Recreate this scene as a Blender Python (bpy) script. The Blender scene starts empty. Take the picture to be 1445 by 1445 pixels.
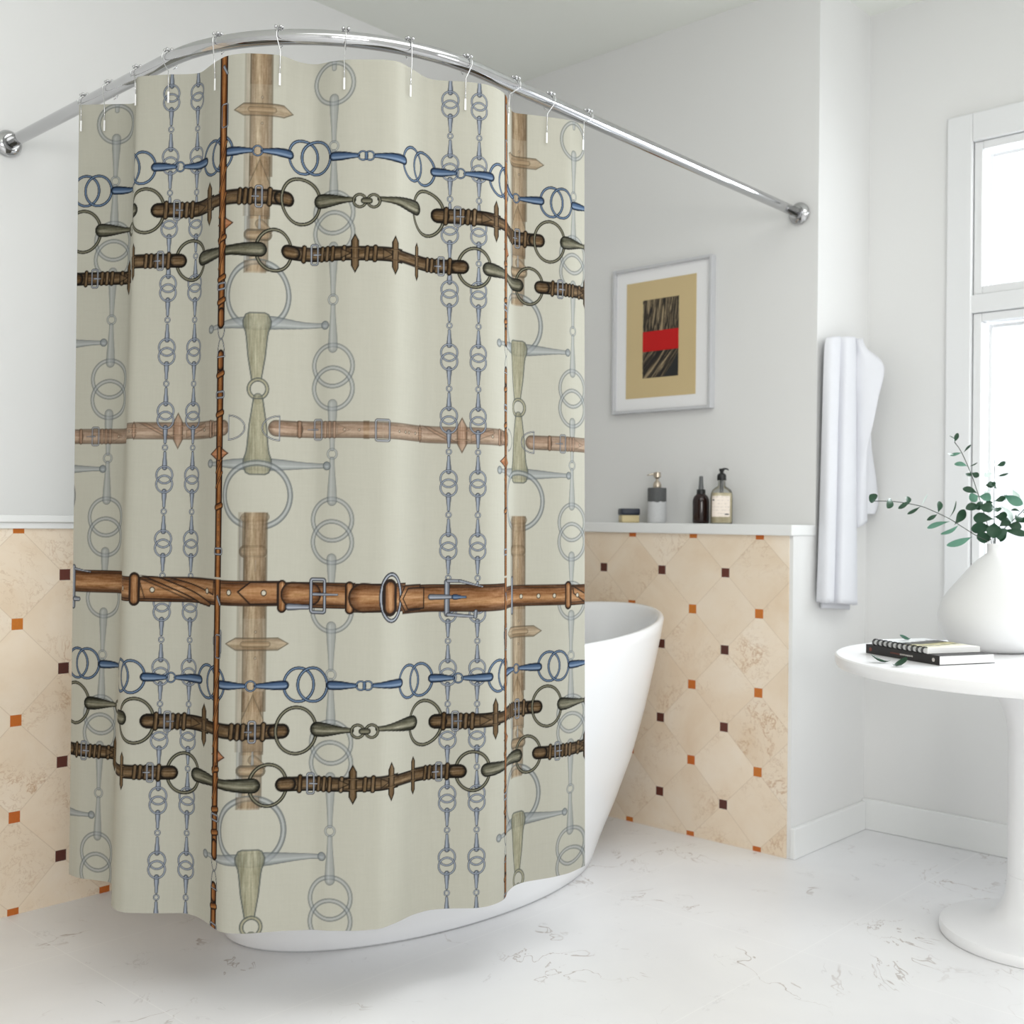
import bpy, bmesh, math, random
import numpy as np
from mathutils import Vector, Matrix
random.seed(7)
PI = math.pi
scene = bpy.context.scene
COL = scene.collection

# ------------------------------------------------------------------ helpers
def link(o, parent=None):
    COL.objects.link(o)
    if parent is not None:
        o.parent = parent
    return o

def tag(o, label=None, cat=None, group=None, kind=None):
    for k, v in (('label', label), ('category', cat), ('group', group), ('kind', kind)):
        if v:
            o[k] = v
    return o

def empty(name, loc=(0, 0, 0), rz=0.0):
    o = bpy.data.objects.new(name, None)
    o.location = loc
    o.rotation_euler = (0, 0, rz)
    o.empty_display_size = 0.05
    return link(o)

def mesh_obj(name, verts, faces, mats, parent=None, smooth=False, midx=None):
    me = bpy.data.meshes.new(name)
    me.from_pydata([tuple(v) for v in verts], [], faces)
    if not isinstance(mats, (list, tuple)):
        mats = [mats]
    for m in mats:
        me.materials.append(m)
    if midx is not None:
        me.polygons.foreach_set('material_index', midx)
    if smooth:
        me.polygons.foreach_set('use_smooth', [True] * len(me.polygons))
    me.update()
    o = bpy.data.objects.new(name, me)
    return link(o, parent)

class MB:
    """collects shapes that belong to ONE mesh"""
    def __init__(self):
        self.v, self.f, self.m = [], [], []
    def add(self, v, f, mi=0):
        b = len(self.v)
        self.v += [tuple(p) for p in v]
        self.f += [tuple(b + i for i in q) for q in f]
        self.m += [mi] * len(f)
        return self
    def box(self, lo, hi, bevel=0.0, mi=0, mat=None, seg=2):
        bm = bmesh.new()
        bmesh.ops.create_cube(bm, size=1)
        for p in bm.verts:
            for i in range(3):
                p.co[i] = (lo[i] + hi[i]) / 2 + p.co[i] * (hi[i] - lo[i])
        if bevel:
            bmesh.ops.bevel(bm, geom=list(bm.edges), offset=bevel, segments=seg, profile=0.5, affect='EDGES')
        bm.verts.index_update()
        vs = [(mat @ p.co if mat else p.co.copy()) for p in bm.verts]
        self.add(vs, [[q.index for q in f.verts] for f in bm.faces], mi)
        bm.free()
        return self
    def lathe(self, prof, n=48, c=(0, 0, 0), mi=0, cap0=True, cap1=True, mat=None):
        vs, fs = [], []
        for r, z in prof:
            for k in range(n):
                t = 2 * PI * k / n
                p = Vector((c[0] + r * math.cos(t), c[1] + r * math.sin(t), c[2] + z))
                vs.append(mat @ p if mat else p)
        for i in range(len(prof) - 1):
            for k in range(n):
                k2 = (k + 1) % n
                fs.append((i * n + k, i * n + k2, (i + 1) * n + k2, (i + 1) * n + k))
        if cap0:
            fs.append(tuple(range(n - 1, -1, -1)))
        if cap1:
            b = (len(prof) - 1) * n
            fs.append(tuple(b + k for k in range(n)))
        return self.add(vs, fs, mi)
    def sweep(self, pts, rad, n=10, mi=0, closed=False):
        pts = [Vector(p) for p in pts]
        m = len(pts)
        rads = rad if isinstance(rad, (list, tuple)) else [rad] * m
        tang = []
        for i in range(m):
            a = pts[(i - 1) % m] if (closed or i > 0) else pts[i]
            b = pts[(i + 1) % m] if (closed or i < m - 1) else pts[i]
            tang.append((b - a).normalized())
        nrm = tang[0].orthogonal().normalized()
        vs, fs = [], []
        for i in range(m):
            nrm = (nrm - tang[i] * nrm.dot(tang[i])).normalized()
            bn = tang[i].cross(nrm)
            for k in range(n):
                t = 2 * PI * k / n
                vs.append(pts[i] + (nrm * math.cos(t) + bn * math.sin(t)) * rads[i])
        for i in range(m if closed else m - 1):
            j = (i + 1) % m
            for k in range(n):
                k2 = (k + 1) % n
                fs.append((i * n + k, i * n + k2, j * n + k2, j * n + k))
        if not closed:
            fs.append(tuple(range(n - 1, -1, -1)))
            fs.append(tuple((m - 1) * n + k for k in range(n)))
        return self.add(vs, fs, mi)
    def ball(self, c, r, n=10, mi=0):
        prof = [(max(1e-4, r * math.sin(PI * i / n)), -r * math.cos(PI * i / n)) for i in range(n + 1)]
        return self.lathe(prof, n=2 * n, c=c, mi=mi, cap0=False, cap1=False)
    def grid(self, rows, mi=0):
        w = len(rows[0])
        vs = [p for r in rows for p in r]
        fs = [(i * w + k, i * w + k + 1, (i + 1) * w + k + 1, (i + 1) * w + k) for i in range(len(rows) - 1) for k in range(w - 1)]
        return self.add(vs, fs, mi)
    def obj(self, name, mats, parent=None, smooth=False, angle=None):
        o = mesh_obj(name, self.v, self.f, mats, parent, smooth or angle is not None, self.m)
        if angle is not None:
            bm = bmesh.new(); bm.from_mesh(o.data)
            ca = math.radians(angle)
            for e in bm.edges:
                if len(e.link_faces) == 2 and e.calc_face_angle(0.0) > ca:
                    e.smooth = False
            bm.to_mesh(o.data); bm.free()
        return o

def struct(o):
    o['kind'] = 'structure'
    return o

# ------------------------------------------------------------------ materials
def srgb(r, g, b):
    f = lambda c: (c / 12.92) if c <= 0.04045 else ((c + 0.055) / 1.055) ** 2.4
    return (f(r / 255), f(g / 255), f(b / 255), 1.0)

class NT:
    def __init__(self, name):
        self.mat = bpy.data.materials.new(name)
        self.mat.use_nodes = True
        self.t = self.mat.node_tree
        self.n = self.t.nodes
        self.bsdf = next(x for x in self.n if x.type == 'BSDF_PRINCIPLED')
        self.out = next(x for x in self.n if x.type == 'OUTPUT_MATERIAL')
    def put(self, sock, v):
        if isinstance(v, bpy.types.NodeSocket):
            self.t.links.new(v, sock)
        elif v is not None:
            sock.default_value = v
    def node(self, typ, **kw):
        x = self.n.new(typ)
        for k, v in kw.items():
            setattr(x, k, v)
        return x
    def m(self, op, a, b=None, c=None, clamp=False):
        x = self.node('ShaderNodeMath', operation=op, use_clamp=clamp)
        for i, v in enumerate((a, b, c)):
            if v is not None:
                self.put(x.inputs[i], v)
        return x.outputs[0]
    def vm(self, op, a, b=None):
        x = self.node('ShaderNodeVectorMath', operation=op)
        self.put(x.inputs[0], a)
        if b is not None:
            self.put(x.inputs[1], b)
        return x.outputs[0]
    def mix(self, f, a, b, blend='MIX'):
        x = self.node('ShaderNodeMix', data_type='RGBA', blend_type=blend)
        self.put(x.inputs['Factor'], f)
        self.put(x.inputs[6], a)
        self.put(x.inputs[7], b)
        return x.outputs[2]
    def coord(self):
        return self.node('ShaderNodeTexCoord').outputs['Object']
    def sep(self, v):
        return self.node('ShaderNodeSeparateXYZ'), v
    def xyz(self, v):
        s = self.node('ShaderNodeSeparateXYZ')
        self.put(s.inputs[0], v)
        return s.outputs
    def comb(self, x, y, z):
        s = self.node('ShaderNodeCombineXYZ')
        for i, v in enumerate((x, y, z)):
            self.put(s.inputs[i], v)
        return s.outputs[0]
    def noise(self, vec, scale, detail=3, rough=0.5, dist=0.0):
        x = self.node('ShaderNodeTexNoise')
        self.put(x.inputs['Vector'], vec)
        x.inputs['Scale'].default_value = scale
        x.inputs['Detail'].default_value = detail
        x.inputs['Roughness'].default_value = rough
        x.inputs['Distortion'].default_value = dist
        return x.outputs['Fac'], x.outputs['Color']
    def ramp(self, f, stops, interp='LINEAR'):
        x = self.node('ShaderNodeValToRGB')
        x.color_ramp.interpolation = interp
        el = x.color_ramp.elements
        while len(el) > 1:
            el.remove(el[0])
        el[0].position, el[0].color = stops[0]
        for p, c in stops[1:]:
            e = el.new(p); e.color = c
        self.put(x.inputs[0], f)
        return x.outputs[0]
    def smooth(self, v, lo, hi, a=0.0, b=1.0):
        x = self.node('ShaderNodeMapRange', interpolation_type='SMOOTHSTEP')
        for i, w in enumerate((v, lo, hi, a, b)):
            self.put(x.inputs[i], w)
        return x.outputs[0]
    def bump(self, h, strength=0.2, dist=0.002):
        x = self.node('ShaderNodeBump')
        x.inputs['Strength'].default_value = strength
        x.inputs['Distance'].default_value = dist
        self.put(x.inputs['Height'], h)
        self.t.links.new(x.outputs[0], self.bsdf.inputs['Normal'])
    def base(self, v):
        self.put(self.bsdf.inputs['Base Color'], v)
        return self

def simple(name, col, rough=0.5, metal=0.0, spec=0.5, vary=0.03, scale=20, bump=0.0, bscale=300):
    """plain material with a little procedural tone variation"""
    t = NT(name)
    co = t.coord()
    f, _ = t.noise(co, scale, 3)
    dark = tuple(c * (1 - vary) for c in col[:3]) + (1,)
    t.base(t.mix(f, dark, col))
    t.bsdf.inputs['Roughness'].default_value = rough
    t.bsdf.inputs['Metallic'].default_value = metal
    t.bsdf.inputs['Specular IOR Level'].default_value = spec
    if bump:
        g, _ = t.noise(co, bscale, 2)
        t.bump(g, bump, 0.001)
    return t.mat

M = {}
M['plaster'] = simple('white_plaster', srgb(232, 232, 231), 0.75, spec=0.25, vary=0.015, scale=3, bump=0.05, bscale=160)
M['ceiling'] = simple('ceiling_paint', srgb(240, 242, 236), 0.85, spec=0.2, vary=0.01, scale=2)
M['trim'] = simple('white_gloss_paint', srgb(238, 239, 238), 0.35, vary=0.01, scale=5)
M['window_paint'] = simple('window_paint', srgb(232, 233, 234), 0.4, vary=0.01, scale=5)
M['tub'] = simple('white_acrylic', srgb(243, 244, 246), 0.16, vary=0.005, scale=4)
M['table'] = simple('white_lacquer', srgb(243, 243, 244), 0.3, vary=0.008, scale=4)
M['vase'] = simple('matt_white_ceramic', srgb(228, 228, 228), 0.55, spec=0.35, vary=0.015, scale=18, bump=0.03, bscale=120)
M['chrome'] = simple('chrome', (0.52, 0.52, 0.53, 1), 0.07, metal=1.0, vary=0.02)
M['hook_metal'] = simple('hook_wire', (0.62, 0.62, 0.63, 1), 0.18, metal=1.0, vary=0.05)
M['white_tab'] = simple('white_tab', srgb(240, 240, 240), 0.4, vary=0.01)
M['picture_frame'] = simple('picture_frame_paint', srgb(205, 206, 209), 0.4, vary=0.02)
M['mat_board'] = simple('mat_board', srgb(246, 246, 247), 0.8, vary=0.01)
M['red_print'] = simple('red_ink', srgb(196, 2, 2), 0.7, vary=0.05)
M['black_plastic'] = simple('black_plastic', srgb(22, 23, 24), 0.35, vary=0.1)
M['navy_lid'] = simple('navy_lid', srgb(30, 38, 56), 0.45, vary=0.1)
M['soap_cream'] = simple('cream_bar', srgb(222, 205, 160), 0.5, vary=0.08)
M['paper'] = simple('paper_pages', srgb(240, 240, 239), 0.85, vary=0.03, scale=400)
M['book_black'] = simple('black_book_cloth', srgb(26, 22, 22), 0.45, vary=0.15)
M['ink_red'] = simple('dull_red_ink', srgb(110, 52, 40), 0.6)
M['ink_pale'] = simple('pale_ink', srgb(196, 190, 184), 0.6)
M['wire_black'] = simple('black_wire', srgb(16, 16, 17), 0.35, vary=0.1)
M['towel'] = simple('white_towel', srgb(226, 227, 232), 0.95, spec=0.1, vary=0.03, scale=30, bump=0.25, bscale=520)
M['steel'] = simple('brushed_steel', srgb(196, 184, 168), 0.28, metal=0.9, vary=0.1, scale=60)
M['amber'] = simple('dark_amber_glass', srgb(40, 22, 20), 0.14, vary=0.15, scale=8)
M['grey_nozzle'] = simple('smoked_cap', srgb(108, 110, 112), 0.25, vary=0.05)
M['leaf_dark'] = simple('eucalyptus_dark', srgb(24, 72, 44), 0.5, vary=0.45, scale=45)
M['leaf_light'] = simple('eucalyptus_light', srgb(92, 142, 120), 0.55, vary=0.25, scale=45)
M['leaf_pale'] = simple('eucalyptus_pale', srgb(216, 230, 226), 0.5, vary=0.08, scale=45)
M['stem'] = simple('twig', srgb(62, 70, 62), 0.6, vary=0.25, scale=60)
M['band_cream'] = simple('beige_print', srgb(214, 192, 146), 0.75, vary=0.08, scale=7)

# --- cream marble with corner insets
def tile_mat(name, axis, c0, z0, p=0.2413):
    t = NT(name)
    co = t.coord()
    s = t.xyz(co)
    a = t.m('DIVIDE', t.m('SUBTRACT', s[axis], c0), p / 2)
    b = t.m('DIVIDE', t.m('SUBTRACT', s[2], z0), p / 2)
    u = t.m('MULTIPLY', t.m('ADD', a, b), 0.5)
    v = t.m('MULTIPLY', t.m('SUBTRACT', a, b), 0.5)
    ru, rv = t.m('ROUND', u), t.m('ROUND', v)
    du, dv = t.m('SUBTRACT', u, ru), t.m('SUBTRACT', v, rv)
    aa = t.m('MULTIPLY', t.m('ABSOLUTE', t.m('ADD', du, dv)), p / 2)
    bb = t.m('MULTIPLY', t.m('ABSOLUTE', t.m('SUBTRACT', du, dv)), p / 2)
    inset = t.m('LESS_THAN', t.m('MAXIMUM', aa, bb), 0.0142)
    gd = t.m('MULTIPLY', t.m('MINIMUM', t.m('ABSOLUTE', du), t.m('ABSOLUTE', dv)), p * 0.7071)
    grout = t.smooth(gd, 0.0004, 0.0016, 1.0, 0.0)
    fu, fv = t.m('FLOOR', u), t.m('FLOOR', v)
    wn = t.node('ShaderNodeTexWhiteNoise', noise_dimensions='2D')
    t.put(wn.inputs['Vector'], t.comb(fu, fv, 0))
    off = t.vm('MULTIPLY', wn.outputs['Color'], (7.0, 7.0, 7.0))
    vec = t.vm('ADD', co, off)
    big, bigc = t.noise(vec, 4.0, 5, 0.6, 0.4)
    warp = t.vm('ADD', vec, t.vm('MULTIPLY', t.vm('SUBTRACT', bigc, (0.5, 0.5, 0.5)), (0.25, 0.25, 0.25)))
    n1, _ = t.noise(warp, 7.0, 6, 0.62, 0.3)
    vein = t.smooth(t.m('ABSOLUTE', t.m('SUBTRACT', n1, 0.5)), 0.0, 0.018, 1.0, 0.0)
    gate, _ = t.noise(vec, 5.0, 2, 0.5)
    vein = t.m('MULTIPLY', vein, t.smooth(gate, 0.5, 0.68))
    n2, _ = t.noise(warp, 22.0, 5, 0.6, 0.2)
    fine = t.m('MULTIPLY', t.smooth(t.m('ABSOLUTE', t.m('SUBTRACT', n2, 0.5)), 0.0, 0.02, 1.0, 0.0), t.smooth(gate, 0.42, 0.6))
    tone = t.ramp(big, [(0.25, srgb(231, 208, 180)), (0.5, srgb(241, 224, 202)), (0.75, srgb(246, 234, 218))])
    tone = t.mix(t.m('MULTIPLY', wn.outputs['Value'], 0.17), tone, srgb(206, 184, 156))
    tone = t.mix(t.m('MULTIPLY', vein, 0.55), tone, srgb(184, 132, 72))
    tone = t.mix(t.m('MULTIPLY', fine, 0.32), tone, srgb(176, 136, 92))
    tone = t.mix(t.m('MULTIPLY', grout, 0.45), tone, srgb(200, 178, 152))
    par = t.m('ABSOLUTE', t.m('MODULO', t.m('ADD', ru, rv), 2.0))
    wi = t.node('ShaderNodeTexWhiteNoise', noise_dimensions='2D')
    t.put(wi.inputs['Vector'], t.comb(ru, rv, 0))
    orange = t.mix(wi.outputs['Value'], srgb(204, 108, 44), srgb(212, 130, 52))
    brown = t.mix(wi.outputs['Value'], srgb(74, 44, 42), srgb(96, 52, 46))
    ins = t.mix(t.m('GREATER_THAN', par, 0.5), orange, brown)
    sp, _ = t.noise(co, 160.0, 2)
    ins = t.mix(t.m('MULTIPLY', sp, 0.3), ins, srgb(120, 60, 30))
    t.base(t.mix(inset, tone, ins))
    t.bsdf.inputs['Roughness'].default_value = 0.32
    t.bsdf.inputs['Specular IOR Level'].default_value = 0.35
    return t.mat
M['tile_back'] = tile_mat('marble_tile_back', 0, 0.7994, 0.7246)
M['tile_left'] = tile_mat('marble_tile_left', 1, -1.8097, 0.7268)

def floor_mat():
    t = NT('white_marble_floor')
    co = t.coord()
    cloud, cc = t.noise(co, 1.6, 4, 0.55, 0.3)
    warp = t.vm('ADD', co, t.vm('MULTIPLY', t.vm('SUBTRACT', cc, (0.5, 0.5, 0.5)), (0.5, 0.5, 0.5)))
    base = t.ramp(cloud, [(0.3, srgb(232, 232, 234)), (0.6, srgb(241, 241, 242)), (0.8, srgb(244, 244, 243))])
    # thin cracks, only here and there
    n1, _ = t.noise(warp, 2.6, 5, 0.6, 0.5)
    g1, _ = t.noise(co, 3.3, 2)
    c1 = t.m('MULTIPLY', t.smooth(t.m('ABSOLUTE', t.m('SUBTRACT', n1, 0.52)), 0.0, 0.006, 1.0, 0.0), t.smooth(g1, 0.5, 0.62))
    n2, _ = t.noise(t.vm('ADD', warp, (4.1, 2.3, 0)), 6.5, 5, 0.62, 0.4)
    g2, _ = t.noise(t.vm('ADD', co, (9.0, 3.0, 0)), 7.0, 3, 0.6)
    c2 = t.m('MULTIPLY', t.smooth(t.m('ABSOLUTE', t.m('SUBTRACT', n2, 0.5)), 0.0, 0.011, 1.0, 0.0), t.smooth(g2, 0.57, 0.66))
    # dark short pits
    st = t.node('ShaderNodeMapping')
    st.inputs['Rotation'].default_value = (0, 0, math.radians(-38))
    st.inputs['Scale'].default_value = (1.0, 7.0, 1.0)
    t.put(st.inputs['Vector'], co)
    n3, _ = t.noise(st.outputs[0], 6.0, 5, 0.72, 0.6)
    g3, _ = t.noise(t.vm('ADD', co, (2.0, 5.0, 0)), 5.5, 2)
    c3 = t.m('MULTIPLY', t.smooth(n3, 0.685, 0.73), t.smooth(g3, 0.50, 0.60))
    st2 = t.node('ShaderNodeMapping')
    st2.inputs['Rotation'].default_value = (0, 0, math.radians(40))
    st2.inputs['Scale'].default_value = (1.0, 9.0, 1.0)
    t.put(st2.inputs['Vector'], co)
    n4, _ = t.noise(st2.outputs[0], 4.0, 5, 0.7, 0.5)
    g4, _ = t.noise(t.vm('ADD', co, (6.0, 1.0, 0)), 4.0, 2)
    c4 = t.m('MULTIPLY', t.smooth(n4, 0.70, 0.74), t.smooth(g4, 0.5, 0.6))
    c3 = t.m('MAXIMUM', c3, c4)
    col = t.mix(t.m('MULTIPLY', c1, 0.6), base, srgb(150, 132, 120))
    col = t.mix(t.m('MULTIPLY', c2, 0.22), col, srgb(140, 132, 130))
    col = t.mix(t.m('MULTIPLY', c3, 0.75), col, srgb(92, 92, 98))
    # faint pale joints of the slabs
    s = t.xyz(co)
    jx = t.m('ABSOLUTE', t.m('SUBTRACT', t.m('FRACT', t.m('DIVIDE', t.m('SUBTRACT', s[0], 1.53 - 0.3), 0.6)), 0.5))
    jy = t.m('ABSOLUTE', t.m('SUBTRACT', t.m('FRACT', t.m('DIVIDE', t.m('ADD', s[1], 1.83 + 0.6), 1.2)), 0.5))
    j = t.m('MAXIMUM', t.smooth(t.m('MULTIPLY', jx, 0.6), 0.0007, 0.002, 1.0, 0.0), t.smooth(t.m('MULTIPLY', jy, 1.2), 0.0007, 0.002, 1.0, 0.0))
    col = t.mix(t.m('MULTIPLY', j, 0.5), col, srgb(250, 250, 250))
    t.base(col)
    t.bsdf.inputs['Roughness'].default_value = 0.36
    t.bsdf.inputs['Specular IOR Level'].default_value = 0.4
    return t.mat
M['floor'] = floor_mat()

def streak_mat(name, rot, sx, sy, lo, hi):
    t = NT(name)
    co = t.coord()
    m0 = t.node('ShaderNodeMapping')
    m0.inputs['Rotation'].default_value = (0, rot, 0)
    t.put(m0.inputs['Vector'], co)
    mp = t.node('ShaderNodeMapping')
    mp.inputs['Scale'].default_value = (sx, 1.0, sy)
    t.put(mp.inputs['Vector'], m0.outputs[0])
    f, _ = t.noise(mp.outputs[0], 1.0, 4, 0.6, 1.2)
    col = t.ramp(f, [(lo, srgb(14, 12, 12)), ((lo + hi) / 2, srgb(64, 54, 44)), (hi, srgb(176, 156, 122))])
    t.base(col)
    t.bsdf.inputs['Roughness'].default_value = 0.75
    return t.mat
M['streak_up'] = streak_mat('black_grain_upright', math.radians(-6), 150, 8, 0.42, 0.62)
M['streak_slant'] = streak_mat('black_grain_slanted', math.radians(-40), 150, 7, 0.42, 0.66)

def glass_mat(name, tint=(1, 1, 1, 1), refl=0.08):
    t = NT(name)
    tr = t.node('ShaderNodeBsdfTransparent'); tr.inputs[0].default_value = tint
    gl = t.node('ShaderNodeBsdfGlossy'); gl.inputs['Roughness'].default_value = 0.02
    fr = t.node('ShaderNodeFresnel'); fr.inputs[0].default_value = 1.45
    mx = t.node('ShaderNodeMixShader')
    t.put(mx.inputs[0], t.m('MULTIPLY', fr.outputs[0], 0.8))
    t.t.links.new(tr.outputs[0], mx.inputs[1]); t.t.links.new(gl.outputs[0], mx.inputs[2])
    t.t.links.new(mx.outputs[0], t.out.inputs['Surface'])
    return t.mat
M['glass'] = glass_mat('window_glass', (0.97, 0.98, 0.98, 1))
M['clear_bottle'] = glass_mat('clear_bottle_glass', (0.93, 0.93, 0.91, 1))

def liquid_mat():
    t = NT('pale_gold_liquid')
    co = t.coord()
    f, _ = t.noise(co, 26, 3, 0.6, 0.6)
    t.base(t.ramp(f, [(0.35, srgb(220, 204, 162)), (0.65, srgb(238, 228, 200))]))
    t.bsdf.inputs['Roughness'].default_value = 0.12
    return t.mat
M['liquid'] = liquid_mat()

def concrete_two_tone(zs):
    t = NT('two_tone_concrete')
    co = t.coord()
    s = t.xyz(co)
    w, _ = t.noise(co, 55, 2)
    edge = t.m('ADD', s[2], t.m('MULTIPLY', t.m('SUBTRACT', w, 0.5), 0.02))
    sp, _ = t.noise(co, 190, 3)
    up = t.mix(sp, srgb(74, 75, 76), srgb(100, 101, 102))
    dn = t.mix(sp, srgb(196, 197, 199), srgb(212, 213, 215))
    t.base(t.mix(t.m('GREATER_THAN', edge, zs), dn, up))
    t.bsdf.inputs['Roughness'].default_value = 0.7
    return t.mat
M['concrete'] = concrete_two_tone(0.070)

def label_mat():
    t = NT('printed_label')
    co = t.coord()
    s = t.xyz(co)
    rowf = t.m('FRACT', t.m('MULTIPLY', s[2], 95.0))
    n, _ = t.noise(t.vm('MULTIPLY', co, (1, 1, 0.4)), 260, 1)
    ln = t.m('MULTIPLY', t.m('LESS_THAN', rowf, 0.22), t.m('GREATER_THAN', n, 0.52))
    ln = t.m('MULTIPLY', ln, 0.35)
    t.base(t.mix(ln, srgb(246, 234, 222), srgb(120, 112, 110)))
    t.bsdf.inputs['Roughness'].default_value = 0.6
    return t.mat
M['label'] = label_mat()

def cover_mat():
    t = NT('printed_notebook_cover')
    co = t.coord()
    s = t.xyz(co)
    n, _ = t.noise(co, 24, 4, 0.6, 0.8)
    f = t.m('ADD', t.m('ADD', t.m('MULTIPLY', s[0], 4.0), t.m('MULTIPLY', s[1], 0.8)), t.m('MULTIPLY', n, 0.30))
    col = t.ramp(f, [(0.0, srgb(236, 238, 240)), (0.46, srgb(236, 238, 240)), (0.50, srgb(44, 44, 42)), (0.62, srgb(34, 34, 32)), (0.66, srgb(150, 142, 84)), (0.74, srgb(222, 214, 166)), (0.79, srgb(104, 98, 62)), (0.84, srgb(228, 224, 200)), (0.95, srgb(238, 237, 230))])
    t.base(col)
    t.bsdf.inputs['Roughness'].default_value = 0.4
    return t.mat
M['nb_cover'] = cover_mat()

# ------------------------------------------------------------------ the room
XR, YW, YA, XL, HC = 1.152, 0.49, 0.14, -0.15, 2.69      # return face, window wall, upper back wall, upper left wall, ceiling
X1, Y1 = 4.7, -5.2
struct(MB().box((XL - .3, Y1, -.1), (X1, YW + .3, 0.0)).obj('floor', M['floor']))
struct(MB().box((XL - .3, Y1, HC), (X1, YW + .3, HC + .1)).obj('ceiling', M['ceiling']))
struct(MB().box((XL - .15, Y1, 0), (XL, YA + .1, HC)).obj('wall_left', M['plaster']))
struct(MB().box((XL, Y1, 0), (0.0, 0.0, 0.967)).obj('wall_left_tiled', M['tile_left']))
struct(MB().box((XL, Y1, .966), (0.010, 0.0, .982), .002).box((XL, Y1, .982), (0.020, 0.0, 1.0), .003).obj('trim_1', M['trim']))
# back wall: low block plus the set-back upper block, its end face is the wall the towel hangs on
wb = MB().box((XL, .004, 0), (XR, YW + .15, .966)).box((XL, YA, .966), (XR, YW + .15, HC))
struct(wb.obj('wall_back', M['plaster']))
struct(MB().box((XL, 0.0, 0), (1.1396, .004, .966)).obj('wall_back_tiled', M['tile_back']))
struct(MB().box((XL, -.012, .965), (XR + .004, YA, .998), .003).obj('trim_2', M['trim']))
struct(MB().box((XL, Y1 - .15, 0), (X1, Y1, HC)).obj('wall_front', M['plaster']))
wr = MB()
yc = [Y1, -4.9, -3.2, -.5, .47, YW + .24]
for k in (0, 2, 4):
    wr.box((X1, yc[k], 0), (X1 + .15, yc[k + 1], HC))
for k in (1, 3):
    wr.box((X1, yc[k], 0), (X1 + .15, yc[k + 1], .75)).box((X1, yc[k], 2.45), (X1 + .15, yc[k + 1], HC))
struct(wr.obj('wall_right', M['plaster']))
# window wall round its opening
WX0, WX1, WZ0, WZ1 = 1.495, 2.75, .70, 2.193
ww = MB()
ww.box((XR, YW, 0), (WX0, YW + .24, HC)).box((WX1, YW, 0), (X1, YW + .24, HC))
ww.box((WX0, YW, 0), (WX1, YW + .24, WZ0)).box((WX0, YW, WZ1), (WX1, YW + .24, HC))
struct(ww.obj('wall_window', M['plaster']))
struct(MB().box((XR, 0.0, 0), (XR + .016, YW - .016, .092), .003).obj('baseboard_right', M['trim']))
struct(MB().box((XR, YW - .016, 0), (X1, YW, .100), .003).obj('baseboard_back', M['trim']))

def rect_frame(mb, x0, x1, z0, z1, w, ya, yb, bev=.003, mi=0):
    mb.box((x0, ya, z0), (x0 + w, yb, z1), bev, mi)
    mb.box((x1 - w, ya, z0), (x1, yb, z1), bev, mi)
    mb.box((x0 + w, ya, z1 - w), (x1 - w, yb, z1), bev, mi)
    mb.box((x0 + w, ya, z0), (x1 - w, yb, z0 + w), bev, mi)

win = tag(empty('window_1', (WX0, YW, WZ0)), kind='structure')
T0 = Vector((WX0, YW, WZ0))
def child_at(mb, name, mats, parent, **kw):
    o = mb.obj(name, mats, parent, **kw)
    o.matrix_parent_inverse = Matrix.Translation(-Vector(parent.location)) if parent.parent is None else Matrix()
    return o
cas = MB()
cas.box((1.417, YW - .018, WZ0 - .06), (WX0, YW + .02, 2.282), .004)
cas.box((WX1, YW - .018, WZ0 - .06), (WX1 + .078, YW + .02, 2.282), .004)
cas.box((WX0, YW - .018, WZ1), (WX1, YW + .02, 2.282), .004)
child_at(cas, 'casing', M['window_paint'], win)
child_at(MB().box((1.425, YW - .05, WZ0 - .03), (WX1 + .07, YW + .05, WZ0), .004), 'window_sill', M['window_paint'], win)
child_at(MB().box((WX0 - .012, YW - .014, 1.660), (WX1 + .012, YW + .06, 1.716), .003), 'transom', M['window_paint'], win)
for z0, z1 in ((1.716, WZ1), (WZ0, 1.660)):
    sash = MB(); rect_frame(sash, WX0 + .002, WX1 - .002, z0 + .001, z1 - .001, .026, YW - .004, YW + .05)
    child_at(sash, 'sash', M['window_paint'], win)
    inner = MB(); rect_frame(inner, WX0 + .028, WX1 - .028, z0 + .027, z1 - .027, .014, YW + .05, YW + .12)
    child_at(inner, 'glazing_bead', M['window_paint'], win)
    child_at(MB().box((WX0 + .03, YW + .100, z0 + .03), (WX1 - .03, YW + .104, z1 - .03)), 'glass_pane', M['glass'], win)

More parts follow.
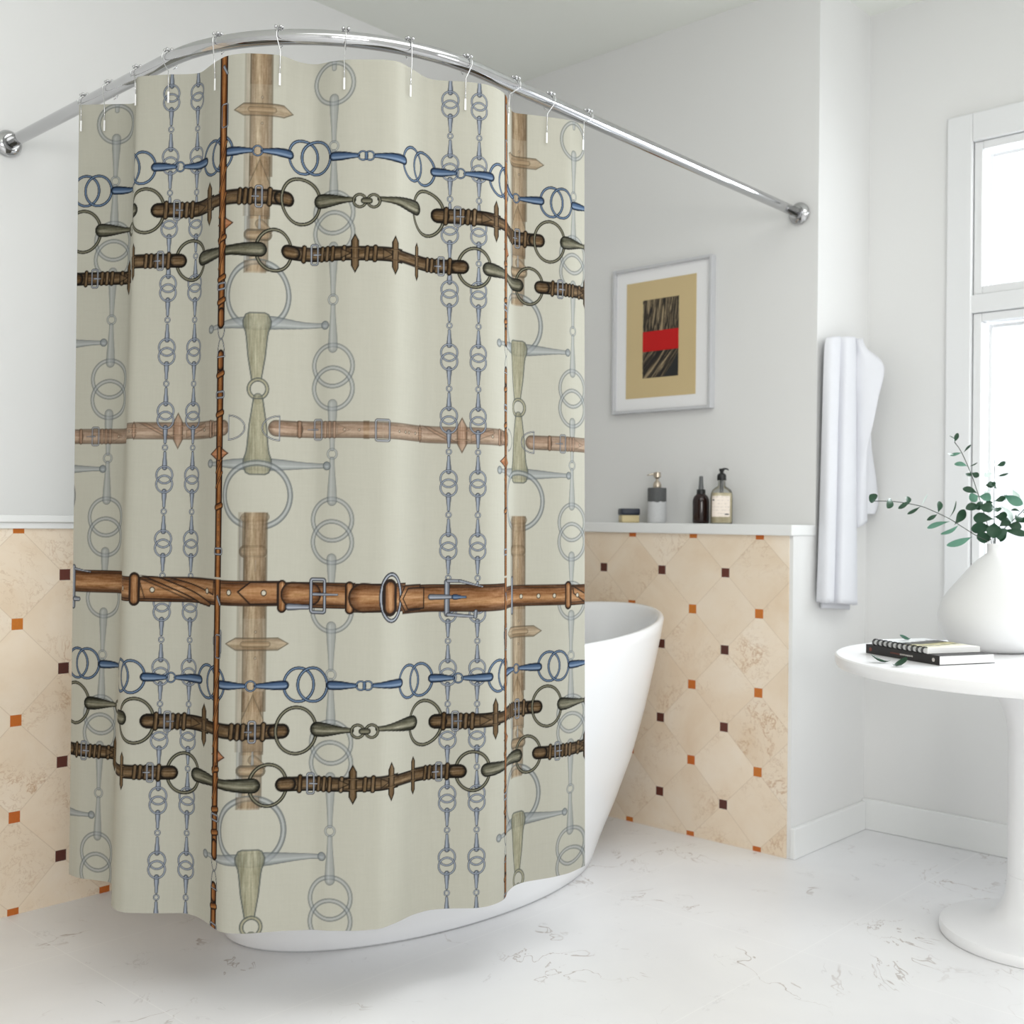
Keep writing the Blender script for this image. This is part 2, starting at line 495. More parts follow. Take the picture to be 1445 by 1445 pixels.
# ------------------------------------------------------------------ bathtub
def make_tub():
    cx, cy, n = .557, -.925, 128
    prof = [(0, 0), (.03, .035), (.07, .085), (.13, .16), (.24, .32), (.43, .56), (.62, .735), (.8, .87), (.93, .96), (1.0, 1.0)]
    S = [p[0] for p in prof]; F = [p[1] for p in prof]
    def ring(s, f, inset=0.0, zoff=0.0):
        out = []
        for k in range(n):
            t = 2 * PI * k / n
            c, sn = math.cos(t), math.sin(t)
            a = .314 + (.466 - .314) * f - inset
            b = .606 + ((.893 if sn > 0 else .775) - .606) * f - inset
            z = (.680 + .046 * sn * sn) * s + zoff
            out.append((cx + a * c, cy + b * sn, z))
        return out
    rows = [ring(0, -.02, .02), ring(0, 0, .006), ]
    for i in range(30):
        s = .012 + (1 - .012) * i / 29
        rows.append(ring(s, float(np.interp(s, S, F))))
    rows += [ring(1, 1, .003, .005), ring(1, 1, .009, .008), ring(1, 1, .016, .006), ring(1, 1, .021, 0)]
    for i in range(1, 22):
        s = 1 - .74 * i / 21
        f = float(np.interp(s, S, F))
        rows.append(ring(s, f, .024 + .03 * (1 - s)))
    for k, (ins, dz) in enumerate(((.075, -.02), (.11, -.035), (.17, -.043), (.25, -.046))):
        s = .26
        rows.append(ring(s, float(np.interp(s, S, F)), ins, dz))
    mb = MB()
    vs = [p for r in rows for p in r]
    fs = []
    for i in range(len(rows) - 1):
        for k in range(n):
            k2 = (k + 1) % n
            fs.append((i * n + k, i * n + k2, (i + 1) * n + k2, (i + 1) * n + k))
    fs.append(tuple(range(n - 1, -1, -1)))
    b = (len(rows) - 1) * n
    fs.append(tuple(b + k for k in range(n)))
    mb.add(vs, fs)
    return mb.obj('bathtub', M['tub'], smooth=True)
tub = make_tub()
tag(tub, 'white freestanding oval bathtub with raised end behind the shower curtain', 'bathtub')

# ------------------------------------------------------------------ curtain rod
ZR, RR = 1.97, .0153
rod_path = [(XL + .004, -1.790)]
for i in range(1, 9):
    rod_path.append((XL + (.66 - XL) * i / 8, -1.790))
AX, AY, RX, RY = .660, -1.330, .455, .460
for i in range(1, 33):
    t = -PI / 2 + (PI / 2) * i / 32
    rod_path.append((AX + RX * math.cos(t), AY + RY * math.sin(t)))
for i in range(1, 11):
    f = i / 10
    rod_path.append((1.115 + (1.090 - 1.115) * f, -1.330 + (YA - .006 + 1.330) * f))
rod = empty('shower_rod', (XL, -1.79, ZR))
tag(rod, 'curved chrome shower rod running from the left wall to the back wall', 'curtain rod')
child_at(MB().sweep([(x, y, ZR) for x, y in rod_path], RR, 24), 'tube', M['chrome'], rod, smooth=True)
fl = [(.0, 0), (.030, 0), (.034, .004), (.034, .010), (.029, .016), (.021, .019), (.0200, .028), (.0153, .028)]
mL = Matrix.Translation((XL + .001, -1.79, ZR)) @ Matrix.Rotation(PI / 2, 4, 'Y')
mR = Matrix.Translation((1.090, YA - .001, ZR)) @ Matrix.Rotation(PI / 2, 4, 'X')
child_at(MB().lathe(fl, 40, mat=mL, cap0=False, cap1=False), 'wall_flange', M['chrome'], rod, angle=40)
child_at(MB().lathe(fl, 40, mat=mR, cap0=False, cap1=False), 'wall_flange', M['chrome'], rod, angle=40)

# ------------------------------------------------------------------ shower curtain
# plan of the cloth (cloth coordinate u along its width, x, y) at its top edge and at its hem
PLAN_TOP = [(-0.523, 0.382, -1.853), (-0.460, 0.432, -1.814), (-0.395, 0.483, -1.773), (-0.315, 0.555, -1.800), (-0.235, 0.628, -1.850), (-0.157, 0.694, -1.808), (-0.117, 0.721, -1.784), (-0.081, 0.750, -1.768), (-0.050, 0.791, -1.776), (-0.018, 0.833, -1.781), (0.014, 0.868, -1.782), (0.058, 0.905, -1.764), (0.117, 0.943, -1.722), (0.135, 0.951, -1.706), (0.176, 0.948, -1.664), (0.204, 0.962, -1.638), (0.214, 0.970, -1.633), (0.244, 1.001, -1.626), (0.283, 1.036, -1.608), (0.356, 1.091, -1.559), (0.385, 1.105, -1.534), (0.426, 1.097, -1.494), (0.478, 1.084, -1.444), (0.498, 1.087, -1.423), (0.563, 1.130, -1.376), (0.612, 1.155, -1.336), (0.640, 1.158, -1.307), (0.681, 1.149, -1.267), (0.762, 1.084, -1.177), (0.813, 1.109, -1.138), (0.914, 1.151, -1.059), (0.980, 1.159, -1.010)]
PLAN_HEM = [(-0.523, 0.332, -1.826), (-0.486, 0.369, -1.825), (-0.394, 0.452, -1.786), (-0.341, 0.518, -1.809), (-0.288, 0.584, -1.856), (-0.253, 0.617, -1.867), (-0.220, 0.650, -1.864), (-0.152, 0.702, -1.818), (-0.091, 0.740, -1.775), (-0.061, 0.776, -1.768), (-0.024, 0.823, -1.773), (0.016, 0.869, -1.782), (0.038, 0.892, -1.783), (0.080, 0.929, -1.755), (0.148, 0.965, -1.698), (0.219, 1.007, -1.644), (0.245, 1.029, -1.632), (0.305, 1.072, -1.590), (0.352, 1.098, -1.550), (0.401, 1.094, -1.501), (0.453, 1.083, -1.450), (0.498, 1.087, -1.405), (0.535, 1.107, -1.374), (0.600, 1.151, -1.328), (0.628, 1.161, -1.299), (0.660, 1.159, -1.263), (0.680, 1.152, -1.242), (0.721, 1.126, -1.208), (0.765, 1.107, -1.165), (0.802, 1.106, -1.130), (0.882, 1.130, -1.059), (0.939, 1.138, -1.007), (0.980, 1.128, -0.939)]

ZT, ZB, UL, UR = 1.925, .18, -.523, .98
CW, CH = 1004, 1164
uu = np.linspace(UL, UR, CW)
zz = np.linspace(ZB, ZT, CH)

def plan_curve(P):
    P = np.array(P)
    x, y = np.interp(uu, P[:, 0], P[:, 1]), np.interp(uu, P[:, 0], P[:, 2])
    k = np.exp(-0.5 * (np.arange(-24, 25) / 6.5) ** 2); k /= k.sum()
    pad = lambda a: np.r_[2 * a[0] - a[24:0:-1], a, 2 * a[-1] - a[-2:-26:-1]]
    return np.convolve(pad(x), k, 'valid'), np.convolve(pad(y), k, 'valid')

tx, ty = plan_curve(PLAN_TOP)
hx, hy = plan_curve(PLAN_HEM)

# ---- the print: painted in cloth coordinates (metres), kept as a colour on every mesh point
U, Z = uu[None, :], zz[:, None]
rng = np.random.default_rng(11)
def blur(a, n, ax):
    c = np.cumsum(np.concatenate([a, np.take(a, range(n), axis=ax)], axis=ax), axis=ax)
    lo = np.take(c, range(0, a.shape[ax]), axis=ax); hi = np.take(c, range(n, n + a.shape[ax]), axis=ax)
    return (hi - lo) / n
def norm(a):
    return (a - a.mean()) / a.std()
N0 = rng.random((CH, CW))
NU = norm(blur(blur(N0, 22, 1), 2, 0))      # streaks along the width
NV = norm(blur(blur(N0, 22, 0), 2, 1))      # streaks along the drop
NS = norm(blur(blur(N0, 7, 0), 7, 1))       # soft blotches
CLOTH = np.array([190, 188, 175.0])
IMG = np.ones((CH, CW, 3)) * CLOTH
PX = 0.0011

def reg(u0, u1, z0, z1):
    a = max(0, int((u0 - UL) / (UR - UL) * (CW - 1)) - 2); b = min(CW, int((u1 - UL) / (UR - UL) * (CW - 1)) + 4)
    c = max(0, int((z0 - ZB) / (ZT - ZB) * (CH - 1)) - 2); d = min(CH, int((z1 - ZB) / (ZT - ZB) * (CH - 1)) + 4)
    if a >= b or c >= d:
        return None
    return (slice(c, d), slice(a, b))
def sstep(x, lo, hi):
    t = np.clip((x - lo) / (hi - lo), 0, 1)
    return t * t * (3 - 2 * t)
def cover(sd):                       # signed distance -> coverage
    return np.clip(0.5 - sd / PX, 0, 1)
def put(sl, mask, col, al=1.0):
    m = (mask * al)[..., None]
    IMG[sl] = IMG[sl] * (1 - m) + col * m

# palettes: outline, shade, body, light
PAL = {
 'blue': ((22, 31, 46), (45, 62, 88), (76, 98, 128), (150, 168, 190)),
 'bronze': ((26, 26, 22), (54, 53, 43), (98, 96, 80), (150, 146, 126)),
 'dark': ((24, 20, 15), (56, 44, 31), (92, 73, 51), (132, 108, 78)),
 'belt': ((42, 32, 26), (98, 66, 42), (144, 101, 66), (192, 150, 108)),
 'braid': ((30, 18, 11), (84, 50, 26), (132, 82, 42), (190, 132, 76)),
 'steel': ((64, 69, 78), (96, 103, 114), (132, 141, 156), (184, 192, 205)),
 'grey': ((100, 106, 108), (128, 134, 136), (148, 153, 155), (178, 183, 184)),
 'tan': ((88, 78, 62), (120, 100, 78), (146, 122, 94), (184, 164, 134)),
 'olive': ((90, 94, 90), (116, 116, 98), (140, 137, 113), (182, 177, 150)),
 'silver': ((44, 46, 52), (86, 90, 98), (128, 133, 142), (196, 200, 208)),
 'rust': ((70, 44, 32), (124, 76, 50), (160, 104, 72), (198, 146, 108)),
 'faded': ((86, 72, 60), (118, 92, 74), (146, 114, 92), (192, 162, 138)),
}
PAL = {k: [np.array(c, float) for c in v] for k, v in PAL.items()}

def shade(t, pal, outline=.72, hi=-.25, streak=None):
    """t in -1..1 across the piece -> colour"""
    o, s, b, l = PAL[pal]
    at = np.abs(t)
    c = b + (s - b) * sstep(at, .25, .85)[..., None]
    c = c + (l - c) * (0.75 * np.exp(-((t - hi) / .26) ** 2))[..., None]
    if streak is not None:
        c = c + (streak * 9)[..., None]
    return c + (o - c) * (sstep(at, outline, outline + .16))[..., None]

def ring(cu, cz, ru, rz, th, pal, al=1.0, a0=None, a1=None):
    r = max(ru, rz) + th
    sl = reg(cu - r, cu + r, cz - r, cz + r)
    if sl is None: return
    x, y = U[:, sl[1]] - cu, Z[sl[0]] - cz
    q = np.sqrt((x / ru) ** 2 + (y / rz) ** 2) + 1e-9
    g = np.sqrt((x / ru ** 2) ** 2 + (y / rz ** 2) ** 2) / q + 1e-9
    d = (q - 1) / g
    m = cover(np.abs(d) - th / 2)
    if a0 is not None:
        an = np.degrees(np.arctan2(y, x)) % 360
        m = m * ((an >= a0) & (an <= a1))
    put(sl, m, shade(np.clip(d / (th / 2), -1, 1), pal, .38, -.05), al)

def rod_(p0, p1, w0, w1, pal, al=1.0, outline=.70, streak=None, square=False, bulge=0.0, hi=-.25):
    (x0, y0), (x1, y1) = p0, p1
    w = max(w0, w1) * (1 + bulge)
    sl = reg(min(x0, x1) - w, max(x0, x1) + w, min(y0, y1) - w, max(y0, y1) + w)
    if sl is None: return
    x, y = U[:, sl[1]] - x0, Z[sl[0]] - y0
    L = math.hypot(x1 - x0, y1 - y0); dx, dy = (x1 - x0) / L, (y1 - y0) / L
    s = (x * dx + y * dy) / L
    e = x * -dy + y * dx
    sc = np.clip(s, 0, 1)
    h = (w0 + (w1 - w0) * sstep(sc, 0, 1) + bulge * w0 * np.sin(PI * sc)) / 2
    if square:
        sd = np.maximum(np.abs(e) - h, np.maximum(-s, s - 1) * L)
        t = np.clip(e / h, -1, 1)
    else:
        ex = np.maximum(np.maximum(-s, s - 1), 0) * L
        dd = np.sqrt(e ** 2 + ex ** 2)
        sd = dd - h
        t = np.clip(np.where(ex > 0, dd / h * np.sign(e + 1e-9), e / h), -1, 1)
    st = None
    if streak is not None:
        st = (NU if streak == 'u' else NV)[sl]
    if dx < -.5 or dy < -.5:
        t = -t
    if abs(dy) > abs(dx):
        t = -t
    put(sl, cover(sd), shade(t, pal, outline, hi, st), al)

def poly(pts, pal, al=1.0, ow=.0022, streak=None, grad='z'):
    P = np.array(pts, float)
    lo, hi = P.min(0), P.max(0)
    sl = reg(lo[0], hi[0], lo[1], hi[1])
    if sl is None: return
    x, y = np.broadcast_arrays(U[:, sl[1]], Z[sl[0]])
    d = np.full(x.shape, 1e9); ins = np.zeros(x.shape, bool)
    n = len(P)
    for i in range(n):
        a, b = P[i - 1], P[i]
        e = b - a; wx, wy = x - a[0], y - a[1]
        tt = np.clip((wx * e[0] + wy * e[1]) / (e @ e + 1e-12), 0, 1)
        d = np.minimum(d, np.hypot(wx - e[0] * tt, wy - e[1] * tt))
        c1 = (a[1] > y) != (b[1] > y)
        with np.errstate(divide='ignore', invalid='ignore'):
            xi = (b[0] - a[0]) * (y - a[1]) / (b[1] - a[1] + 1e-15) + a[0]
        ins ^= c1 & (x < xi)
    sd = np.where(ins, -d, d)
    o, s, b, l = PAL[pal]
    g = (y - lo[1]) / (hi[1] - lo[1] + 1e-9) if grad == 'z' else (x - lo[0]) / (hi[0] - lo[0] + 1e-9)
    k = np.exp(-((g - .55) / .25) ** 2)
    c = s + (b - s) * sstep(np.abs(g - .5), .5, .2)[..., None] + (l - b) * (.55 * k)[..., None]
    if streak is not None:
        c = c + ((NU if streak == 'u' else NV)[sl] * 8)[..., None]
    c = c + (o - c) * cover(-sd - ow)[..., None]
    put(sl, cover(sd), c, al)

def loop(cu, cz, w, h, pal, al=1.0, tilt=0.0):
    """a leather keeper wrapped round a strap: upright rounded bar"""
    rod_((cu - tilt, cz - h / 2 + w / 2), (cu + tilt, cz + h / 2 - w / 2), w, w, pal, al, .55, 'v', hi=.1)
def hloop(cu, cz, w, h, pal, al=1.0):
    rod_((cu - w / 2 + h / 2, cz), (cu + w / 2 - h / 2, cz), h, h, pal, al, .55, 'u', hi=-.1)

def buckle(cu, cz, w, h, th, pal='silver', al=1.0, tongue=0.0, r=.004):
    sl = reg(cu - w, cu + w, cz - h, cz + h)
    if sl is None: return
    x, y = np.abs(U[:, sl[1]] - cu) - w / 2 + r, np.abs(Z[sl[0]] - cz) - h / 2 + r
    sd = np.sqrt(np.maximum(x, 0) ** 2 + np.maximum(y, 0) ** 2) + np.minimum(np.maximum(x, y), 0) - r
    put(sl, cover(np.abs(sd) - th / 2), shade(np.clip(sd / (th / 2), -1, 1), pal, .5, -.05), al)
    if tongue:
        rod_((cu - w * .1, cz), (cu + tongue, cz), th * .9, th * .5, pal, al)

def hole(cu, cz, r, al=1.0):
    sl = reg(cu - 2 * r, cu + 2 * r, cz - 2 * r, cz + 2 * r)
    if sl is None: return
    d = np.hypot((U[:, sl[1]] - cu) * 1.1, Z[sl[0]] - cz)
    put(sl, cover(d - r), np.array([70, 55, 42.0]), al)
    put(sl, cover(d - r * .68), np.array([206, 200, 182.0]), al)

def keeper_v(cu, cz, w, h, pal, al=1.0):
    e = w * .9
    poly([(cu - w / 2, cz - h / 2 + e), (cu, cz - h / 2), (cu + w / 2, cz - h / 2 + e), (cu + w / 2, cz + h / 2 - e), (cu, cz + h / 2), (cu - w / 2, cz + h / 2 - e)], pal, al, .0022, 'v', 'u')
    rod_((cu - w * .62, cz + h * .13), (cu + w * .62, cz + h * .13), .003, .003, pal, al * .8)
    rod_((cu - w * .62, cz - h * .13), (cu + w * .62, cz - h * .13), .003, .003, pal, al * .8)
def keeper_h(cu, cz, w, h, pal, al=1.0):
    e = h * .9
    poly([(cu - w / 2 + e, cz - h / 2), (cu - w / 2, cz), (cu - w / 2 + e, cz + h / 2), (cu + w / 2 - e, cz + h / 2), (cu + w / 2, cz), (cu + w / 2 - e, cz - h / 2)], pal, al, .0022, 'u')

PER, VP = .686, 1.064
KU = (-1, 0, 1)
KZ = (1, 0, -1)

# -- faded upright strap with T shaped bits
def bit_body(u, z, zt_, ze, c):
    sgn = 1 if ze > zt_ else -1
    P = []
    for s_, w_ in ((-.16, .016), (-.13, .024), (-.02, .030), (.08, .029), (.17, .0245), (.26, .0225), (.6, .0185), (.9, .0125), (1.0, .0105)):
        P.append((w_, zt_ + (ze - zt_) * s_))
    poly([(u(c - w_), z(v)) for w_, v in P] + [(u(c + w_), z(v)) for w_, v in reversed(P)], 'olive', .86, .0028, 'v', 'u')
def strap_unit(du, dz):
    a = .62
    u = lambda v: v + du
    z = lambda v: v + dz
    V = lambda c, z0, z1, w, pal='tan', al=a, **k: rod_((u(c), z(z1)), (u(c), z(z0)), w, w, pal, al, .80, 'v', True, **k)
    V(.082, 1.60, 2.075, .050, al=.28)
    V(.092, 1.68, 2.075, .047)
    V(.090, 1.595, 1.72, .044)
    poly([(u(.068), z(1.60)), (u(.068), z(1.665)), (u(.090), z(1.716)), (u(.112), z(1.665)), (u(.112), z(1.60))], 'tan', .55, .002, 'v')
    V(.087, 1.490, 1.60, .045)
    rod_((u(.066), z(1.50)), (u(.066), z(1.652)), .012, .012, 'grey', .45)
    rod_((u(.092), z(1.585)), (u(.112), z(1.572)), .02, .012, 'tan', .5)
    hloop(u(.088), z(1.563), .058, .024, 'tan', .7)
    rod_((u(.091), z(1.577)), (u(.091), z(1.60)), .006, .004, 'grey', .7)
    keeper_h(u(.097), z(1.8135), .131, .026, 'tan', .72)
    rod_((u(.070), z(1.8135)), (u(.118), z(1.8135)), .012, .012, 'tan', .55)
    hole(u(.094), z(1.838), .0032, .45); hole(u(.094), z(1.786), .0032, .45)
    # upper bit
    ring(u(.089), z(1.444), .0655, .0655, .0125, 'grey', .72)
    V(.083, 1.487, 1.512, .046, al=.5)
    rod_((u(.085), z(1.388)), (u(.232), z(1.390)), .030, .010, 'grey', .75)
    rod_((u(.070), z(1.388)), (u(-.026), z(1.383)), .024, .009, 'grey', .75)
    rod_((u(.234), z(1.390)), (u(.2341), z(1.390)), .018, .018, 'grey', .85)
    rod_((u(-.031), z(1.382)), (u(-.0309), z(1.382)), .018, .018, 'grey', .85)
    bit_body(u, z, 1.390, 1.272, .089)
    # joint
    ring(u(.0925), z(1.256), .0185, .0185, .0085, 'olive', .85)
    rod_((u(.0925), z(1.238)), (u(.0926), z(1.234)), .020, .018, 'olive', .7)
    # lower bit
    rod_((u(.094), z(1.106)), (u(.240), z(1.106)), .026, .010, 'grey', .75)
    rod_((u(.080), z(1.106)), (u(-.024), z(1.108)), .024, .009, 'grey', .75)
    rod_((u(.240), z(1.106)), (u(.2401), z(1.106)), .018, .018, 'grey', .9)
    rod_((u(-.029), z(1.109)), (u(-.0289), z(1.109)), .018, .018, 'grey', .85)
    bit_body(u, z, 1.106, 1.238, .093)
    ring(u(.093), z(1.045), .069, .064, .0125, 'grey', .72)
    # loop of strap hanging from the ring
    rod_((u(.068), z(.996)), (u(.066), z(.88)), .018, .012, 'grey', .45)
    V(.089, .94, 1.003, .048)
    rod_((u(.070), z(1.000)), (u(.110), z(1.002)), .018, .018, 'tan', .5)
    hloop(u(.087), z(.933), .056, .026, 'tan', .72)
    V(.091, .80, .922, .045)
    rod_((u(.092), z(.895)), (u(.092), z(.915)), .004, .004, 'grey', .7)

# -- faded single chain of big rings
def chain_unit(du, dz):
    a = .58
    c = .2515 + du
    R = lambda z, r=.0415: ring(c, z + dz, r, r, .0098, 'grey', a)
    B = lambda z0, z1, w0=.021, w1=.011: rod_((c, z0 + dz), (c, z1 + dz), w0, w1, 'grey', a, .72)
    J = lambda z: ring(c, z + dz, .0095, .0095, .005, 'grey', a)
    for z in (1.880, 1.617, 1.576, 1.308, 1.262, .998, .953):
        R(z)
    B(1.848, 1.764); J(1.752); B(1.648, 1.740)
    B(1.548, 1.452); J(1.441); B(1.344, 1.428)
    B(1.230, 1.141); J(1.130); B(1.036, 1.119)
    B(.920, .846)

# -- two fine chains of linked rings
def fine_chain(c, dz0=0.0):
    for k in range(-1, 15):
        z = 1.8755 - .133 * k
        rod_((c, z + .066 - .010), (c, z + .025), .0065, .0115, 'steel', .95, .60)
        rod_((c, z - .025), (c, z - .066 + .010), .0115, .0065, 'steel', .95, .60)
        ring(c, z - .0665, .0052, .0052, .0032, 'steel', .9)
        ring(c, z + .0095, .0175, .0175, .0044, 'steel', .92)
        ring(c, z - .0095, .0175, .0175, .0044, 'steel', .92)

# -- faded thin belt
def thin_belt(du):
    u = lambda v: v + du
    zc, a = 1.179, .70
    H = lambda u0, u1, h=.034, pal='faded', al=a, zc=zc: rod_((u(u0), zc), (u(u1), zc), h, h, pal, al, .80, 'u', True)
    # from the ring right of the upright bits to the ring left of the next
    H(.176, .326); H(.315, .355); H(.355, .465); H(.465, .560, .036); H(.560, .665, .036)
    rod_((u(.130), zc), (u(.172), zc), .033, .033, 'faded', .78, .74, 'u')
    rod_((u(.672), zc), (u(.703), zc), .032, .032, 'faded', .78, .74, 'u')
    loop(u(.181), zc, .011, .036, 'faded', .75)
    buckle(u(.220), zc, .016, .040, .0042, 'silver', .75, -.022)
    for k in range(3):
        loop(u(.236 + .010 * k), zc, .0085, .036, 'faded', .55)
    hole(u(.277), zc, .0036, .8); hole(u(.307), zc, .003, .7)
    poly([(u(.262), zc - .012), (u(.290), zc), (u(.262), zc + .012)], 'faded', .35, .0015)
    H(.315, .327, .037, 'tan', .55)
    buckle(u(.355), zc, .030, .042, .005, 'silver', .8)
    for v in (.396, .416, .428, .450):
        hole(u(v), zc, .0033, .8)
    keeper_v(u(.465), zc, .010, .040, 'faded', .7)
    poly([(u(.472), zc + .018), (u(.540), zc - .016), (u(.556), zc - .016), (u(.492), zc + .017)], 'faded', .6, .002, 'u')
    poly([(u(.582), zc - .016), (u(.640), zc + .006), (u(.636), zc + .016), (u(.582), zc + .002)], 'faded', .45, .002, 'u')
    hole(u(.536), zc, .0036, .8); hole(u(.634), zc, .0036, .8)
    keeper_v(u(.563), zc, .023, .077, 'faded', .80)
    loop(u(.656), zc, .010, .038, 'faded', .7); loop(u(.667), zc, .009, .034, 'faded', .6)
    # D rings either side of the bit body
    for s, c in ((1, .718), (-1, .137)):
        cu = u(c)
        rod_((cu, zc - .024), (cu, zc + .024), .0032, .0032, 'silver', .8)
        ring(cu, zc, .035, .024, .0034, 'silver', .7, *((270, 360) if s > 0 else (90, 270)))
        if s > 0:
            ring(cu, zc, .035, .024, .0034, 'silver', .7, 0, 90)

# -- blue row of snaffle bits
def blue_row(du, zc):
    u = lambda v: v + du
    def bar(a, b):                 # a thick end, b thin end
        rod_((u(a), zc), (u(b), zc), .0185, .0095, 'blue', 1, .62, bulge=.12, hi=-.3)
    def R(c, r=.0335):
        ring(u(c), zc, r * .93, r, .0060, 'blue', 1)
    J = lambda c, r=.0098: ring(u(c), zc, r, r, .0036, 'blue', 1)
    for c in (.183, .2125, .433, .470, .655, .6855):
        R(c)
    for a, b in ((.020, .074), (.154, .096), (.251, .302), (.404, .337), (.500, .546), (.628, .568)):
        bar(a, b)
    J(.0855); J(.312, .0088); J(.326, .0088); J(.557)
    rod_((u(.319), zc - .006), (u(.319), zc + .006), .006, .006, 'blue', 1)

# -- dark leather rows
def dstrap(u0, u1, zc, h=.031, al=1):
    rod_((u0, zc), (u1, zc), h, h, 'dark', al, .70, 'u', True)
def dend(c, zc, w=.030, h=.030):
    rod_((c - w / 2 + h / 2 - .004, zc), (c + w / 2 - h / 2 + .004, zc), h, h, 'dark', 1, .62, 'u')
def mouth(a, b, zc, w0=.030, w1=.010):
    rod_((a, zc), (b, zc), w0, w1, 'bronze', 1, .72, 'u', bulge=.02, hi=-.2)
def bring(c, zc, r=.046):
    ring(c, zc, r * .92, r, .0072, 'bronze', 1)

def brown_row_a(du, zc):
    u = lambda v: v + du
    bring(u(.178), zc); bring(u(.480), zc)
    mouth(u(.222), u(.294), zc + .002); mouth(u(.447), u(.346), zc + .004)
    ring(u(.306), zc, .0125, .0125, .0058, 'bronze', 1); ring(u(.334), zc, .0125, .0125, .0058, 'bronze', 1)
    rod_((u(.314), zc), (u(.326), zc), .012, .012, 'bronze', 1)
    dstrap(u(.505), u(.660), zc); dstrap(u(.655), u(.700), zc, .026); dstrap(u(.695), u(.830), zc, .030)
    dend(u(.513), zc, .034); dend(u(.828), zc, .038)
    for v, h in ((.526, .040), (.562, .036), (.574, .036), (.588, .039), (.735, .036), (.747, .036), (.758, .036), (.797, .040)):
        loop(u(v), zc, .0115, h, 'dark', 1, .001)
    poly([(u(.604), zc - .012), (u(.632), zc), (u(.604), zc + .012)], 'dark', .7, .002)
    buckle(u(.551), zc, .013, .040, .0046, 'silver', .95, .014)
    buckle(u(.775), zc, .013, .042, .0046, 'silver', .95, -.014)
    keeper_v(u(.644), zc, .0165, .090, 'dark')

def brown_row_b(du, zc):
    u = lambda v: v + du
    bring(u(.122), zc, .041); bring(u(.590), zc, .041)
    mouth(u(.092), u(.018), zc, .030, .020)
    mouth(u(.622), u(.700), zc, .030, .018)
    dstrap(u(.150), u(.400), zc, .029); dstrap(u(.395), u(.460), zc, .025); dstrap(u(.455), u(.565), zc, .029)
    dend(u(.158), zc, .036, .029); dend(u(.556), zc, .034, .029)
    for v, h in ((.187, .038), (.226, .033), (.238, .033), (.250, .034), (.274, .034), (.321, .033), (.337, .036), (.484, .033), (.495, .033), (.507, .033), (.534, .038)):
        loop(u(v), zc, .0105, h, 'dark', 1, .001)
    for v in (.279, .365):
        poly([(u(v) - .012, zc - .011), (u(v) + .012, zc), (u(v) - .012, zc + .011)], 'dark', .7, .002)
    buckle(u(.209), zc, .014, .040, .0046, 'silver', .95, .014)
    buckle(u(.516), zc, .012, .038, .0044, 'silver', .95, -.014)
    for v in (.297, .381, .4505):
        keeper_v(u(v), zc, .0165 if v < .45 else .012, .080, 'dark')

